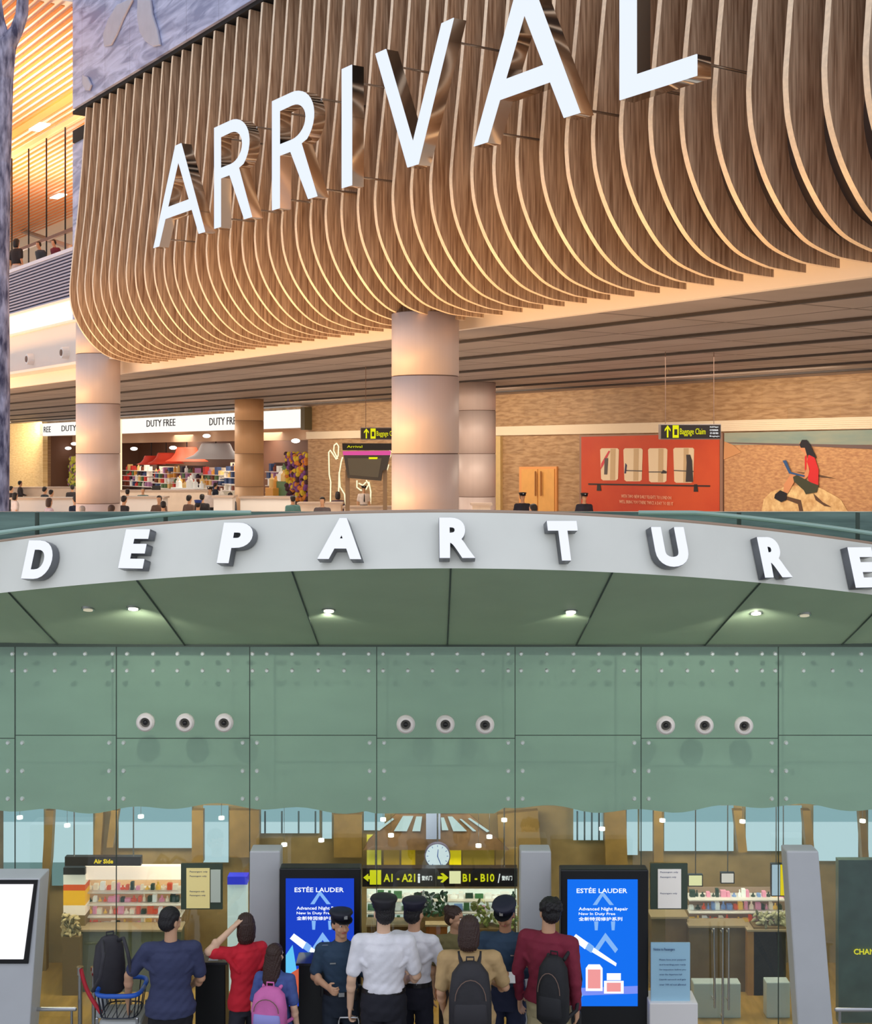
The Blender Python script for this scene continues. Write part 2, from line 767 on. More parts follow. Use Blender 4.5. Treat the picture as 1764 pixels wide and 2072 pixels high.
for px, py, z in ((80, 257, ZC - .03), (118, 397, ZC - .1)):
    Y = z * F / (HY - py)
    p = Vector(((px - HX) / F * Y, Y, z + CZ))
    b = NB()
    box(b, p, (1.1, .34, .05), RA)
    o = obj('ceiling_lamp', b, MATS['lamp_white'])
    tag(o, 'bright lamp set in the %s slatted ceiling' % ('outer' if py < 300 else 'inner'), 'lamp')
b = NB()
abox(b, 20, 66, 1.78, 1.92, ZC - .14, ZC + .02)
struct('trim_8', b, mat('edge_cream', (255, 214, 150), .5))
win = thing('window_1', 'gallery glass with thin dark mullions', 'window', T(29, 1.85, 4.95))
del win['category']
win['kind'] = 'structure'
b = NB()
abox(b, 20, 44, 1.84, 1.86, 4.95, ZC - .14)
obj('pane', b, glass_mat('gallery_glass', (.97, .96, .94, 1), .03), win)
for px in (24, 58, 94, 132):
    t = TD(px, 400, 1.85)[0]
    b = NB()
    abox(b, t - .02, t + .02, 1.83, 1.87, 4.95, ZC - .14)
    obj('mullion', b, MATS['black_metal'], win)
b = NB()
abox(b, 20.5, 44, 1.8, 1.9, 6.95, 7.05)
obj('transom', b, mat('bronze', (110, 78, 60), .5), win)
b = NB()     # gallery floor and its far wall
abox(b, 20, 60, .3, 12, 4.75, 4.95)
struct('floor', b, MATS['stone_cream'])
b = NB()
abox(b, 18, 66, 9.0, 9.3, 4.95, ZC + .12)
struct('wall_back', b, mat('gallery_wall', (255, 236, 208), .7))
b = NB()
p0, p1 = AP(18, 458, 8.4), AP(142, 500, 5.4)
capsule(b, p0, p1, .11, .11, 8)
o = obj('ceiling_beam', b, mat('beam_brown', (150, 124, 100), .6))
tag(o, 'thin brown beam slanting down across the gallery behind the glass', 'beam')
for px, py in ((66, 727), (137, 714)):
    p = AP(px, py, 0)
    s = thing('spotlight', 'small white round spotlight on the cream wall, %s of the two' % ('left' if px < 100 else 'right'), 'lamp', p, 'spotlights on the cream wall')
    b = NB()
    cyl(b, p, p - VD * .18, .17, .15, 20)
    obj('housing', b, MATS['white_paint'], s, smooth=False)
    b = NB()
    cyl(b, p - VD * .18, p - VD * .2, .09, .09, 16)
    obj('lens', b, MATS['joint_dark'], s)

# grey marble front over the fins
b = NB()
abox(b, -6, TD(147, 100, -1.97)[0], -1.97, -.9, 7.95, 16)
struct('wall_front', b, MATS['marble_blue'], uvf=uv_tz)
b = NB()
abox(b, 20.4, TD(147, 100, -1.25)[0], -1.25, -1.0, 3.3, 7.6)
struct('wall_front', b, MATS['marble_blue'], uvf=uv_tz)
b = NB()
abox(b, -6, TD(147, 100, -1.9)[0], -1.9, -1.0, 7.87, 7.95)
abox(b, 20.4, TD(147, 100, -1.3)[0], -1.3, -1.0, 7.6, 7.9)
struct('recess_shade', b, MATS['dark_gap'])  # dark slabs put in as the shade of the recess under the marble
# petals cut into the marble
for k, pts in enumerate(([(262, 0), (240, 10), (222, 40), (212, 70), (214, 95), (228, 92), (240, 70), (252, 40), (272, 0)],
                         [(282, 0), (281, 35), (286, 65), (298, 85), (314, 95), (328, 92), (322, 60), (312, 30), (308, 0)],
                         [(170, 152), (170, 170), (176, 183), (184, 184), (188, 172), (180, 156)])):
    b = NB()
    prism(b, [AP(x, y, -1.97) for x, y in pts], -VD * .05)
    o = obj('carved_petal', b, mat('marble_carved', (176, 172, 186), .4, var=.06, vscale=3), bevel=.02)
    tag(o, ['long carved petal on the marble, left of the two at the top edge', 'broad carved petal on the marble, right of the two at the top edge', 'tiny carved petal on the marble near its left end'][k], 'relief')

# ------------------------------------------------------------------ timber fins
PROF = [(-1.90, 7.85), (-1.95, 7.2), (-2.0, 6.5), (-2.05, 5.95), (-2.1, 5.4), (-2.17, 4.8), (-2.22, 4.4), (-2.25, 4.1), (-2.285, 3.72), (-2.265, 3.42), (-2.232, 3.26), (-2.182, 3.11),
        (-2.118, 2.97), (-2.035, 2.82), (-1.92, 2.66), (-1.77, 2.49), (-1.63, 2.37), (-1.48, 2.27), (-1.34, 2.21), (-1.2, 2.17), (-1.05, 2.135), (-.9, 2.11), (-.6, 2.095), (-.35, 2.09)]
_P = []
for i in range(len(PROF) - 1):
    p0, p1, p2, p3 = PROF[max(0, i - 1)], PROF[i], PROF[i + 1], PROF[min(len(PROF) - 1, i + 2)]
    for k in range(3):
        u = k / 3
        _P.append(tuple(.5 * (2 * p1[j] + (p2[j] - p0[j]) * u + (2 * p0[j] - 5 * p1[j] + 4 * p2[j] - p3[j]) * u * u + (3 * p1[j] - p0[j] - 3 * p2[j] + p3[j]) * u ** 3) for j in (0, 1)))
_P.append(PROF[-1])
PROF = _P
screen = thing('timber_fin_screen', 'curved screen of tall brown timber fins sweeping under the ARRIVAL letters', 'screen', T(8, -1.2, 2.09))


def fin_mesh():
    n = len(PROF)
    inner = []
    for i, (d, z) in enumerate(PROF):
        a = PROF[max(0, i - 1)]
        c = PROF[min(n - 1, i + 1)]
        tx, tz = c[0] - a[0], c[1] - a[1]
        L = math.hypot(tx, tz)
        nx, nz = -tz / L, tx / L
        w = .62
        if i > 24:
            w = .62 - .43 * min(1, (i - 24) / (n - 25)) ** .8
        inner.append((d + nx * w, z + nz * w))
    for i in range(n):
        inner[i] = (min(inner[i][0], -.35), inner[i][1])
    global INNER
    INNER = inner
    bm = NB()
    vs = []
    for th in (-.036, .036):
        vs.append(([bm.verts.new(T(th, d, z) - T(0, 0, 0)) for d, z in PROF], [bm.verts.new(T(th, d, z) - T(0, 0, 0)) for d, z in inner]))
    for (o_, i_), sgn in zip(vs, (1, -1)):
        for k in range(n - 1):
            bm.faces.new((o_[k], o_[k + 1], i_[k + 1], i_[k]))
    edge = []
    for k in range(n - 1):
        edge.append(bm.faces.new((vs[0][0][k], vs[0][0][k + 1], vs[1][0][k + 1], vs[1][0][k])))
        bm.faces.new((vs[0][1][k], vs[0][1][k + 1], vs[1][1][k + 1], vs[1][1][k]))
    bm.faces.new((vs[0][0][0], vs[1][0][0], vs[1][1][0], vs[0][1][0]))
    bm.faces.new((vs[0][0][-1], vs[1][0][-1], vs[1][1][-1], vs[0][1][-1]))
    for f in edge:
        f.material_index = 1
    bmesh.ops.recalc_face_normals(bm, faces=bm.faces)
    me = bpy.data.meshes.new('fin')
    bm.to_mesh(me)
    bm.free()
    me.materials.append(MATS['fin_wood'])
    me.materials.append(MATS['fin_edge'])
    return me


fm = fin_mesh()
b = NB()
prev = None
for off in (0, .05):
    rows = []
    for i, (d, z) in enumerate(INNER):
        d2, z2 = max(PROF[i][0], min(d - .04, -.36)) + off, z - .02 + off
        rows.append((b.verts.new(T(-6, d2, z2)), b.verts.new(T(20.35, d2, z2))))
    for r0, r1 in zip(rows, rows[1:]):
        b.faces.new((r0[0], r0[1], r1[1], r1[0]))
    if prev:
        for i in (0, -1):
            b.faces.new((prev[i][0], prev[i][1], rows[i][1], rows[i][0]))
    prev = rows
obj('backing', b, mat('fin_back', (84, 66, 56), .8), screen, smooth=True)
for k in range(-4, 42):
    o = bpy.data.objects.new('fin', fm)
    COL.objects.link(o)
    o.parent = screen
    o.location = T(.203 + .488 * k, 0, 0) - screen.location

# ------------------------------------------------------------------ ARRIVAL letters
LD = -2.86
LZ0, LZ1 = 3.81, 5.52


def lt(px):
    """signed run to the right in the letter plane"""
    return -TD(px, 400, LD)[0]


def clean_letter(ch, x0, x1, bw, label):
    """outlines of thin sans capitals in (x, z), x to the right in metres"""
    h0, h1 = LZ0, LZ1
    H = h1 - h0
    W = x1 - x0
    polys = []     # each: outer, [holes]
    s = bw

    def arc(cx, cz, rx, rz, a0, a1, n=14):
        return [(cx + rx * math.cos(a0 + (a1 - a0) * i / n), cz + rz * math.sin(a0 + (a1 - a0) * i / n)) for i in range(n + 1)]
    if ch == 'I':
        polys.append(([(x0, h0), (x1, h0), (x1, h1), (x0, h1)], []))
    elif ch == 'L':
        polys.append(([(x0, h0), (x1, h0), (x1, h0 + s * .82), (x0 + s, h0 + s * .82), (x0 + s, h1), (x0, h1)], []))
    elif ch == 'V':
        m = (x0 + x1) / 2
        polys.append(([(x0, h1), (x0 + s * 1.08, h1), (m, h0 + s * 1.25), (x1 - s * 1.08, h1), (x1, h1), (m + s * .52, h0), (m - s * .52, h0)], []))
    elif ch == 'A':
        m = (x0 + x1) / 2
        c0, c1 = h0 + H * .27, h0 + H * .27 + s * .85

        def xi(z, o):      # inner edge of the left leg at height z
            return x0 + s * 1.08 + (m - (x0 + s * 1.08)) * (z - h0) / (H - s * 1.3)
        outer = [(x0, h0), (x0 + s * 1.08, h0), (xi(c0, 0), c0), (2 * m - xi(c0, 0), c0), (x1 - s * 1.08, h0), (x1, h0), (m + s * .55, h1), (m - s * .55, h1)]
        hole = [(xi(c1, 0), c1), (2 * m - xi(c1, 0), c1), (m, h1 - s * 1.3)]
        polys.append((outer, [hole]))
    elif ch == 'R':
        rb = H * .27      # bowl half height
        cz = h1 - rb
        cx = x0 + W * .45
        rx = x0 + W * .93 - cx
        outer = [(x0, h0), (x0 + s, h0), (x0 + s, h1 - 2 * rb + s * .1 - s * .0)]
        outer += [(x0 + W * .42, h1 - 2 * rb + s * .1), (x1 - s * 1.1, h0), (x1, h0), (x0 + W * .66, h1 - 2 * rb + s * .35)]
        outer += arc(cx, cz, rx, rb, -PI / 2 + .75, PI / 2)
        outer += [(x0, h1)]
        hole = [(x0 + s, h1 - s * .82)] + arc(cx, cz, rx - s, rb - s * .8, PI / 2, -PI / 2) + [(x0 + s, h1 - 2 * rb + s * .8)]
        polys.append((outer, [hole]))
    return polys


def fill_curve(polys, depth, bevel=0):
    cu = bpy.data.curves.new('outline', 'CURVE')
    cu.dimensions = '2D'
    cu.fill_mode = 'BOTH'
    cu.extrude = depth / 2
    for outer, holes in polys:
        for ring in [outer] + holes:
            sp = cu.splines.new('POLY')
            sp.points.add(len(ring) - 1)
            for i, p in enumerate(ring):
                sp.points[i].co = (p[0], p[1], 0, 1)
            sp.use_cyclic_u = True
    ob = bpy.data.objects.new('outline', cu)
    COL.objects.link(ob)
    bpy.context.view_layer.update()
    dg = bpy.context.evaluated_depsgraph_get()
    me = bpy.data.meshes.new_from_object(ob.evaluated_get(dg))
    bpy.data.objects.remove(ob)
    bm = bmesh.new()
    bm.from_mesh(me)
    bpy.data.meshes.remove(me)
    return bm


LETTERS = [('A', 310, 414, .235, 'first letter A of the ARRIVAL sign, at its left end'),
           ('R', 433, 509, .25, 'first letter R of the ARRIVAL sign, beside the left A'),
           ('R', 550, 641, .25, 'second letter R of the ARRIVAL sign, beside the I'),
           ('I', 691, 711, .25, 'letter I of the ARRIVAL sign'),
           ('V', 759, 919, .25, 'letter V of the ARRIVAL sign'),
           ('A', 958, 1173, .265, 'second letter A of the ARRIVAL sign, cut by the top edge'),
           ('L', 1253, 1409, .265, 'letter L of the ARRIVAL sign, cut by the top edge')]
for ch, xa, xb, bw, lab in LETTERS:
    if ch == 'V':
        x0, x1 = lt(759), lt(917)
    else:
        x0, x1 = lt(xa), lt(xb)
    th = thing('sign_letter', lab, 'letter', T(-(x0 + x1) / 2, LD, LZ0), 'letters of the ARRIVAL sign')
    polys = clean_letter(ch, x0, x1, bw, lab)
    for part, dep, d0, m in (('face', .012, 0.0, MATS['letter_light']), ('return', .19, .014, MATS['chrome'])):
        bm = fill_curve(polys, dep)
        for v in bm.verts:
            c = v.co.copy()
            q = T(-c.x, LD + d0 + (c.z + dep / 2), c.y)
            v.co = q
        obj(part, bm, m, th)
    xs = {'I': [.5], 'L': [.08, .95]}.get(ch, [.12, .85])
    for fx in xs:
        for z in ((LZ0 + .16, LZ1 - .2) if ch in 'IRL' else (LZ0 + .14,) if ch == 'A' else (LZ1 - .2,)):
            b = NB()
            x = x0 + (x1 - x0) * fx
            if ch == 'L' and fx > .5 and z > LZ0 + .3:
                continue
            cyl(b, T(-x, LD + .2, z), T(-x, -1.62, z), .016, n=8)
            obj('standoff', b, MATS['steel'], th)

# ------------------------------------------------------------------ columns
def column(t, d, z1, label, tint='column_metal'):
    base = T(t, d, FLZ)
    th = thing('round_column', label, 'column', base, 'round metal-clad columns')
    b = NB()
    z = FLZ
    cuts = [FLZ, -2.42, -1.21, 0, 1.21, 2.42, 3.6]
    for i in range(len(cuts) - 1):
        a, e = cuts[i], min(cuts[i + 1], z1)
        if a >= z1:
            break
        cyl(b, T(t, d, a + .008), T(t, d, e - .008), .53, n=64)
    o = obj('cladding', b, MATS[tint], th, smooth=False)
    for p in o.data.polygons:
        p.use_smooth = len(p.vertices) == 4
    b = NB()
    cyl(b, T(t, d, FLZ), T(t, d, z1), .515, n=48)
    obj('joint', b, MATS['joint_dark'], th)
    return th


column(7.95, -.8, 2.2, 'large pale column in the middle, under the timber fins')
column(22.45, -.8, 3.2, 'pale column at the left end of the timber fins')
mat('column_warm', (206, 168, 130), .5, .1, var=.02, vscale=4, stretch=(4, 4, .05))
column(21.5, 9.9, 2.0, 'smaller column inside the hall just right of the large middle column', 'column_metal')
column(35.9, 9.9, 2.0, 'warm brown column in front of the duty free shop', 'column_warm')

# ------------------------------------------------------------------ tree by the left edge
tr = thing('tree', 'grey forked tree trunk at the far left edge', 'tree', Vector((-5.7, 18, FLZ + CZ)))
b = NB()
def tp(px, py, y=18):
    return Vector(((px - HX) / F * y, y, CZ + (HY - py) / F * y))
chain(b, [tp(-4, 1380), tp(0, 1036), tp(3, 800), tp(-1, 560), tp(4, 330), tp(6, 160), tp(12, 90)], [.17, .115, .108, .12, .115, .13, .13], 14)
chain(b, [tp(12, 95), tp(34, 60), tp(44, 30), tp(48, -30)], [.13, .085, .08, .07], 12)
chain(b, [tp(8, 95), tp(-4, 40), tp(-14, -30)], [.11, .08, .08], 12)
mtree = mat('tree_bark', (190, 184, 206), .8, bump=.9, bscale=24, c2=(70, 66, 92), vscale=16, stretch=(1, 1, .28))
obj('trunk', b, mtree, tr, smooth=True)

# ------------------------------------------------------------------ DEPARTURES BUILDING: the setting
mat('reflected_green', (196, 222, 198), .5, var=.05, vscale=1.2, stretch=(1, 1, 3))
mat('soffit_green', (164, 186, 152), .45, var=.04, vscale=2)
mat('fascia_grey', (236, 236, 224), .5, var=.02, vscale=3)
mat('seam_dark', (66, 80, 70), .7)
mat('coping', (176, 150, 128), .5)
mat('paving', (150, 150, 146), .8, var=.05, vscale=2)
mat('floor_gold', (176, 138, 72), .12, var=.25, vscale=3, stretch=(3, .6, 1))
mat('wall_brown', (150, 128, 88), .5, var=.15, vscale=5)
mat('reflected_brown', (140, 112, 62), .5, var=.12, vscale=8)
mat('grey_panel', (196, 198, 200), .45, var=.03, vscale=3)
glow('sky_refl_upper', (142, 178, 188), 1.0)
glow('sky_refl_lower', (196, 222, 232), 1.0)
glow('sky_refl_teal', (110, 140, 142), 1.0)


def fl(name, pts, D, m, parent=None, th=.02, **k):
    """flat piece standing parallel to the facade at distance D, outline given as seen"""
    b = NB()
    prism(b, [DP(x, y, D) for x, y in pts], (0, th, 0))
    return obj(name, b, m, parent, **k)


def rect(x0, y0, x1, y1):
    return [(x0, y1), (x1, y1), (x1, y0), (x0, y0)]


b = NB()
box(b, (0, -13.45, -.1), (60, 53.1, .2))
struct('floor', b, MATS['paving'])
b = NB()
box(b, (0, 14.3, -.1), (30, 2.4, .2))
struct('floor', b, MATS['floor_gold'])
b = NB()
box(b, (0, 15.35, 1.9), (20, .25, 3.8))
struct('wall_back', b, MATS['wall_brown'])
b = NB()
box(b, (0, 14.45, 3.9), (20, 2.7, .12))
box(b, (0, 15.9, 3.9), (20, 1.2, .12))
struct('ceiling', b, mat('roof_grey', (120, 120, 116), .8))
for sx in (-1, 1):
    b = NB()
    box(b, (sx * 8.2, 14.2, 1.9), (.2, 2.2, 3.8))
    struct('wall_left' if sx < 0 else 'wall_right', b, MATS['wall_brown'])


def uu(px):
    return (px - 900) / 900.0


def Dc(px):
    return 10.5 + 1.6 * uu(px) ** 2


def yb(px):
    u = uu(px)
    return 1150 + (50 if u < 0 else 58) * u * u


def yt(px):
    u = uu(px)
    return 1037 + (60 if u < 0 else 70) * u * u


def fb(px):
    return DP(px, yb(px), Dc(px))


def ft(px):
    return DP(px, yt(px), Dc(px) + .19)


PXS = [-220 + i * 28 for i in range(80)]
b = NB()
rows = [[b.verts.new(f(px)) for px in PXS] for f in (fb, ft)]
rows.append([b.verts.new(ft(px) + Vector((0, .07, -.005))) for px in PXS])
rows.append([b.verts.new(fb(px) + Vector((0, .2, .0))) for px in PXS])
for r0, r1 in ((0, 1), (1, 2), (2, 3), (3, 0)):
    for i in range(len(PXS) - 1):
        b.faces.new((rows[r0][i], rows[r0][i + 1], rows[r1][i + 1], rows[r1][i]))
struct('trim_11', b, MATS['fascia_grey'], smooth=False)
b = NB()
tube(b, [ft(px) + Vector((0, .03, .006)) for px in PXS], .016, 8)
struct('trim_12', b, MATS['coping'])


def soff(px, v):
    """point of the sloping soffit: from the fascia's lower edge (v=0) to the glass (v=1)"""
    a = fb(px) + Vector((0, .03, .002))
    pf = 900 + (px - 900) * .86
    c = DP(pf, 1306, 13.02)
    return a.lerp(c, v)


b = NB()
g = [[b.verts.new(soff(px, v)) for px in PXS] for v in (0, .25, .5, .75, 1)]
gu = [[b.verts.new(soff(px, v) + Vector((0, .03, .10))) for px in PXS] for v in (0, .25, .5, .75, 1)]
for j in range(4):
    for i in range(len(PXS) - 1):
        b.faces.new((g[j][i], g[j][i + 1], g[j + 1][i + 1], g[j + 1][i]))
        b.faces.new((gu[j][i], gu[j][i + 1], gu[j + 1][i + 1], gu[j + 1][i]))
struct('ceiling', b, MATS['soffit_green'], smooth=True)
for a, c in ((15, 120), (275, 375), (590, 645), (912, 905), (1240, 1165), (1540, 1425), (1800, 1700)):
    b = NB()
    p = fb(a) + Vector((0, .03, -.004))
    q = DP(c, 1306, 13.02) + Vector((0, -.01, -.006))
    ns = 10
    pts = []
    for i in range(ns + 1):
        v = i / ns
        px_at = a + ((900 + (c - 900) / .86) - a) * v
        pts.append(soff(px_at, v) + Vector((0, -.002, -.006)))
    tube(b, pts, .007, 6)
    struct('trim_13', b, MATS['seam_dark'])

# parapet and glass guard over the canopy
ptop = CZ - (1036 - HY) / F * 12.6
b = NB()
box(b, (0, 12.68, (ptop + 4.2) / 2), (20, .16, ptop - 4.2))
struct('wall_front', b, mat('parapet_teal', (122, 150, 140), .35, c2=(80, 104, 98), vscale=2.2, stretch=(.5, 1, 5)))
rail = thing('guard_rail', 'curved pale green glass guard rail over the DEPARTURE canopy', 'railing', ft(900) + Vector((0, .9, -.1)))
b = NB()
pts = [DP(px, max(yt(px) - 19, 1037.5), 12.2) for px in PXS if abs(uu(px)) > .42 and px < 900]
tube(b, pts, .02, 8)
obj('rail', b, mat('rail_teal', (160, 190, 176), .3), rail)
b = NB()
pts = [DP(px, max(yt(px) - 22, 1037.5), 12.2) for px in PXS if abs(uu(px)) > .42 and px > 900]
tube(b, pts, .02, 8)
obj('rail', b, MATS['rail_teal'], rail)
for px in (75, 335, 1495, 1735):
    b = NB()
    cyl(b, DP(px, 1037, 12.3), DP(px, yt(px) + 8, 12.3), .02, n=8)
    obj('post', b, MATS['seam_dark'], rail)
for k, (px, py, on) in enumerate(((270, 1229, 1), (662, 1234, 1), (1152, 1236, 1), (1534, 1240, 1), (176, 1232, 0), (1637, 1243, 0))):
    # seat each lamp on the slope
    best = None
    for i in range(101):
        v = i / 100
        for dp in range(-40, 41, 8):
            s_ = soff(px + dp * 1.0, v)
            X = s_.x / s_.y * F + HX
            Yp = HY - (s_.z - CZ) / s_.y * F
            e = abs(X - px) + abs(Yp - py)
            if best is None or e < best[0]:
                best = (e, s_.copy())
    p = best[1]
    nrm = Vector((0, -.35, -.94)).normalized()
    word = ['bright downlight in the green soffit, first lit one from the left', 'bright downlight in the green soffit below the letter A',
            'bright downlight in the green soffit below the letter T', 'bright downlight in the green soffit below the right letter R',
            'dim downlight in the green soffit at the left', 'dim downlight in the green soffit at the right'][k]
    s = thing('downlight', word, 'lamp', p, 'downlights in the green soffit')
    b = NB()
    cyl(b, p + nrm * -.01, p + nrm * .012, .06, .06, 20)
    obj('rim', b, MATS['steel'], s)
    b = NB()
    cyl(b, p + nrm * .012, p + nrm * .018, .042, .042, 16)
    obj('lens', b, glow('lens_on', (255, 246, 226), 4) if on else glow('lens_dim', (190, 184, 160), 1), s)

# DEPARTURE letters
def dep_letter(ch, x0, x1, y0, y1, label):
    xm = (x0 + x1) / 2
    P = (fb(xm) + ft(xm)) / 2
    R = ((fb(xm + 20) + ft(xm + 20)) / 2 - (fb(xm - 20) + ft(xm - 20)) / 2).normalized()
    R = Vector((R.x, R.y, R.z * .25)).normalized()
    U = (ft(xm) - fb(xm))
    U = (U - R * U.dot(R)).normalized()
    N = R.cross(U).normalized()      # towards the viewer
    D = Dc(xm)
    w, h = (x1 - x0) / F * (D - .05) / max(.5, R.x), (y1 - y0) / F * D * 1.06
    cx, cy = xm, (y0 + y1) / 2
    dep = .085
    # centre of the front face on the sight line
    Cf = DP(cx, cy, D)
    # slide to the front plane
    k = ((P + N * (dep + .012) - Vector((0, 0, CZ))).dot(N)) / ((Cf - Vector((0, 0, CZ))).dot(N))
    Cf = Vector((0, 0, CZ)) + (Cf - Vector((0, 0, CZ))) * k
    P0 = Cf - R * w / 2 - U * h / 2 - N * dep
    th = thing('sign_letter', label, 'letter', Cf - N * dep - U * h / 2, 'letters of the DEPARTURE sign')
    obj('return', text_bm(ch, P0, R, U, w, h, 0, dep - .008, bold=.05, res=6, N=N), mat('return_grey', (120, 122, 126), .3, .6), th)
    obj('face', text_bm(ch, P0 + R * .003 + U * .003, R, U, w - .006, h - .006, dep - .008, dep, bold=.05, res=6, N=N), MATS['letter_light_2'], th)


DL = [('D', 44, 110, 1094, 1170, 'letter D of the DEPARTURE sign, at its left end'), ('E', 243, 299, 1071, 1149, 'first letter E of the DEPARTURE sign, right of the D'),
      ('P', 443, 510, 1057, 1139, 'letter P of the DEPARTURE sign'), ('A', 645, 736, 1047, 1131, 'letter A of the DEPARTURE sign'),
      ('R', 888, 961, 1046, 1129, 'first letter R of the DEPARTURE sign, between A and T'), ('T', 1110, 1173, 1053, 1134, 'letter T of the DEPARTURE sign'),
      ('U', 1322, 1394, 1066, 1146, 'letter U of the DEPARTURE sign'), ('R', 1536, 1600, 1087, 1167, 'second letter R of the DEPARTURE sign, between U and the last E'),
      ('E', 1718, 1778, 1108, 1187, 'last letter E of the DEPARTURE sign, cut by the right edge')]
for a in DL:
    dep_letter(*a)

# sheet added behind the upper glass for its green canopy reflection, lower edge wavering
b = NB()
top = [(-300, 1290), (2060, 1290)]
low = []
x = 2060
k = 0
random.seed(3)
while x > -300:
    yy = 1636 + 6 * math.sin(x * .011) + 5 * math.sin(x * .037 + 1)
    if 740 < x < 1010:
        yy = 1646
    low.append((x, yy))
    x -= 20
prism(b, [DP(x, y, 13.3) for x, y in [(-300, 1290), (2060, 1290)] + low], (0, .06, 0))
struct('wall_front', b, MATS['reflected_green'])

# glass wall: eight tall panes with bolts
JX = [-200, 30, 235, 505, 762, 1042, 1297, 1575, 1850]
GD = 13.02
gm = glass_mat('pane_green', (.90, .95, .92, 1), .10, .03, .05)
BX = [25, 52, 111, 172, 228, 257, 310, 359, 410, 462, 511, 540, 591, 644, 696, 746, 775, 825, 875, 925, 977, 1028, 1054, 1106, 1160, 1211, 1262, 1288, 1338, 1390, 1441, 1490, 1541, 1568, 1625, 1684, 1742]
mat('bolt_steel', (226, 232, 226), .35, .4)
for i in range(8):
    x0, x1 = JX[i], JX[i + 1]
    w = thing('window_%d' % (i + 2), 'tall green glass pane', 'window', DP((x0 + x1) / 2, 2124, GD))
    del w['category']
    del w['label']
    w['kind'] = 'structure'
    b = NB()
    prism(b, [DP(x, y, GD) for x, y in rect(x0 + .8, 1308, x1 - .8, 2124)], (0, .012, 0))
    obj('pane', b, gm, w)
    b = NB()
    prism(b, [DP(x, y, GD) for x, y in rect(x1 - .8, 1308, x1 + .8, 2124)], (0, .014, 0))
    obj('seal', b, MATS['seam_dark'], w)
    b = NB()
    ys = 1488 if i % 2 else 1494
    prism(b, [DP(x, y, GD - .004) for x, y in rect(x0, ys - .7, x1, ys + .7)], (0, .006, 0))
    obj('seal', b, MATS['seam_dark'], w)
    spots = [(bx, y) for bx in BX if x0 < bx <= x1 for y in (1323, 1357)]
    for jx in (x0 + 15, x1 - 14):
        spots += [(jx, 1503), (jx, 1560), (jx, 1616)]
    for bx, y in spots:
        if not -20 < bx < 1780:
            continue
        c = DP(bx, y, GD)
        b = NB()
        cyl(b, c, c + Vector((0, -.02, 0)), .022, .014, 10)
        obj('bolt', b, MATS['bolt_steel'], w)
b = NB()
prism(b, [DP(x, y, GD - .03) for x, y in rect(-300, 1301, 2060, 1309)], (0, .08, 0))
struct('trim_14', b, MATS['seam_dark'])
words = ['left', 'middle', 'right']
for gi, grp in enumerate((((295, 1461), (375, 1462), (454, 1462)), ((821, 1465), (901, 1465), (981, 1466)), ((1346, 1467), (1424, 1467), (1504, 1468)))):
    for ni, (px, py) in enumerate(grp):
        p = DP(px, py, GD)
        s = thing('air_nozzle', 'round pale air nozzle on the green glass, %s of the %s three' % (words[ni], ['left-hand', 'central', 'right-hand'][gi]), 'nozzle', p, 'round air nozzles on the green glass')
        b = NB()
        n = 32
        prof = [(.045, -.02), (.05, -.055), (.07, -.05), (.086, -.03), (.088, 0), (.045, 0)]
        rings = []
        for r, y in prof:
            rings.append([b.verts.new(p + Vector((math.cos(2 * PI * k / n) * r, y, math.sin(2 * PI * k / n) * r))) for k in range(n)])
        for r0, r1 in zip(rings, rings[1:] + rings[:1]):
            for k in range(n):
                b.faces.new((r0[k], r0[(k + 1) % n], r1[(k + 1) % n], r1[k]))
        obj('ring', b, mat('nozzle_pale', (240, 232, 226), .5), s, smooth=False)
        b = NB()
        cyl(b, p + Vector((0, -.004, 0)), p + Vector((0, -.014, 0)), .048, n=24)
        obj('recess', b, mat('nozzle_shade', (110, 108, 100), .6), s)
        b = NB()
        ellip(b, p + Vector((0, -.03, 0)), .024, .02, .024)
        obj('core', b, MATS['black_plastic'], s, smooth=True)

# ---------------- sky and brown posts mirrored in the lower glass, built behind it as shapes
BD = 15.15
wi = 10
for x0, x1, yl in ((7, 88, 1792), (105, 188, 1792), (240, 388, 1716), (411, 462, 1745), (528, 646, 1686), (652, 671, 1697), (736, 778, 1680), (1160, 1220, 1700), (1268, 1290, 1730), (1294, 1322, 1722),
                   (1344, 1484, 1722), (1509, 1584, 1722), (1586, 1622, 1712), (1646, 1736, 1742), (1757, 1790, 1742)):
    w = thing('window_%d' % wi, 'x', 'x', DP((x0 + x1) / 2, yl, BD))  # glowing panes put in for reflected sky, no openings
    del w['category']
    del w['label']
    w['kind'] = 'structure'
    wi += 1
    fl('pane', rect(x0, 1630, x1, 1663), BD, MATS['sky_refl_upper'], w, .01)
    fl('pane', rect(x0, 1663, x1, yl if yl < 1750 else 1745), BD, MATS['sky_refl_lower'], w, .01)
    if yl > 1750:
        fl('pane', rect(x0, 1745, x1, yl), BD, MATS['sky_refl_teal'], w, .01)
    if x0 in (528, 1160):
        for q in range(4):
            xx = x0 + 8 + (x1 - x0 - 16) * q / 3
            fl('mullion', rect(xx - 1.6, 1642, xx + 1.6, yl), BD - .02, mat('reflected_slate', (70, 92, 104), .6), w, .02)
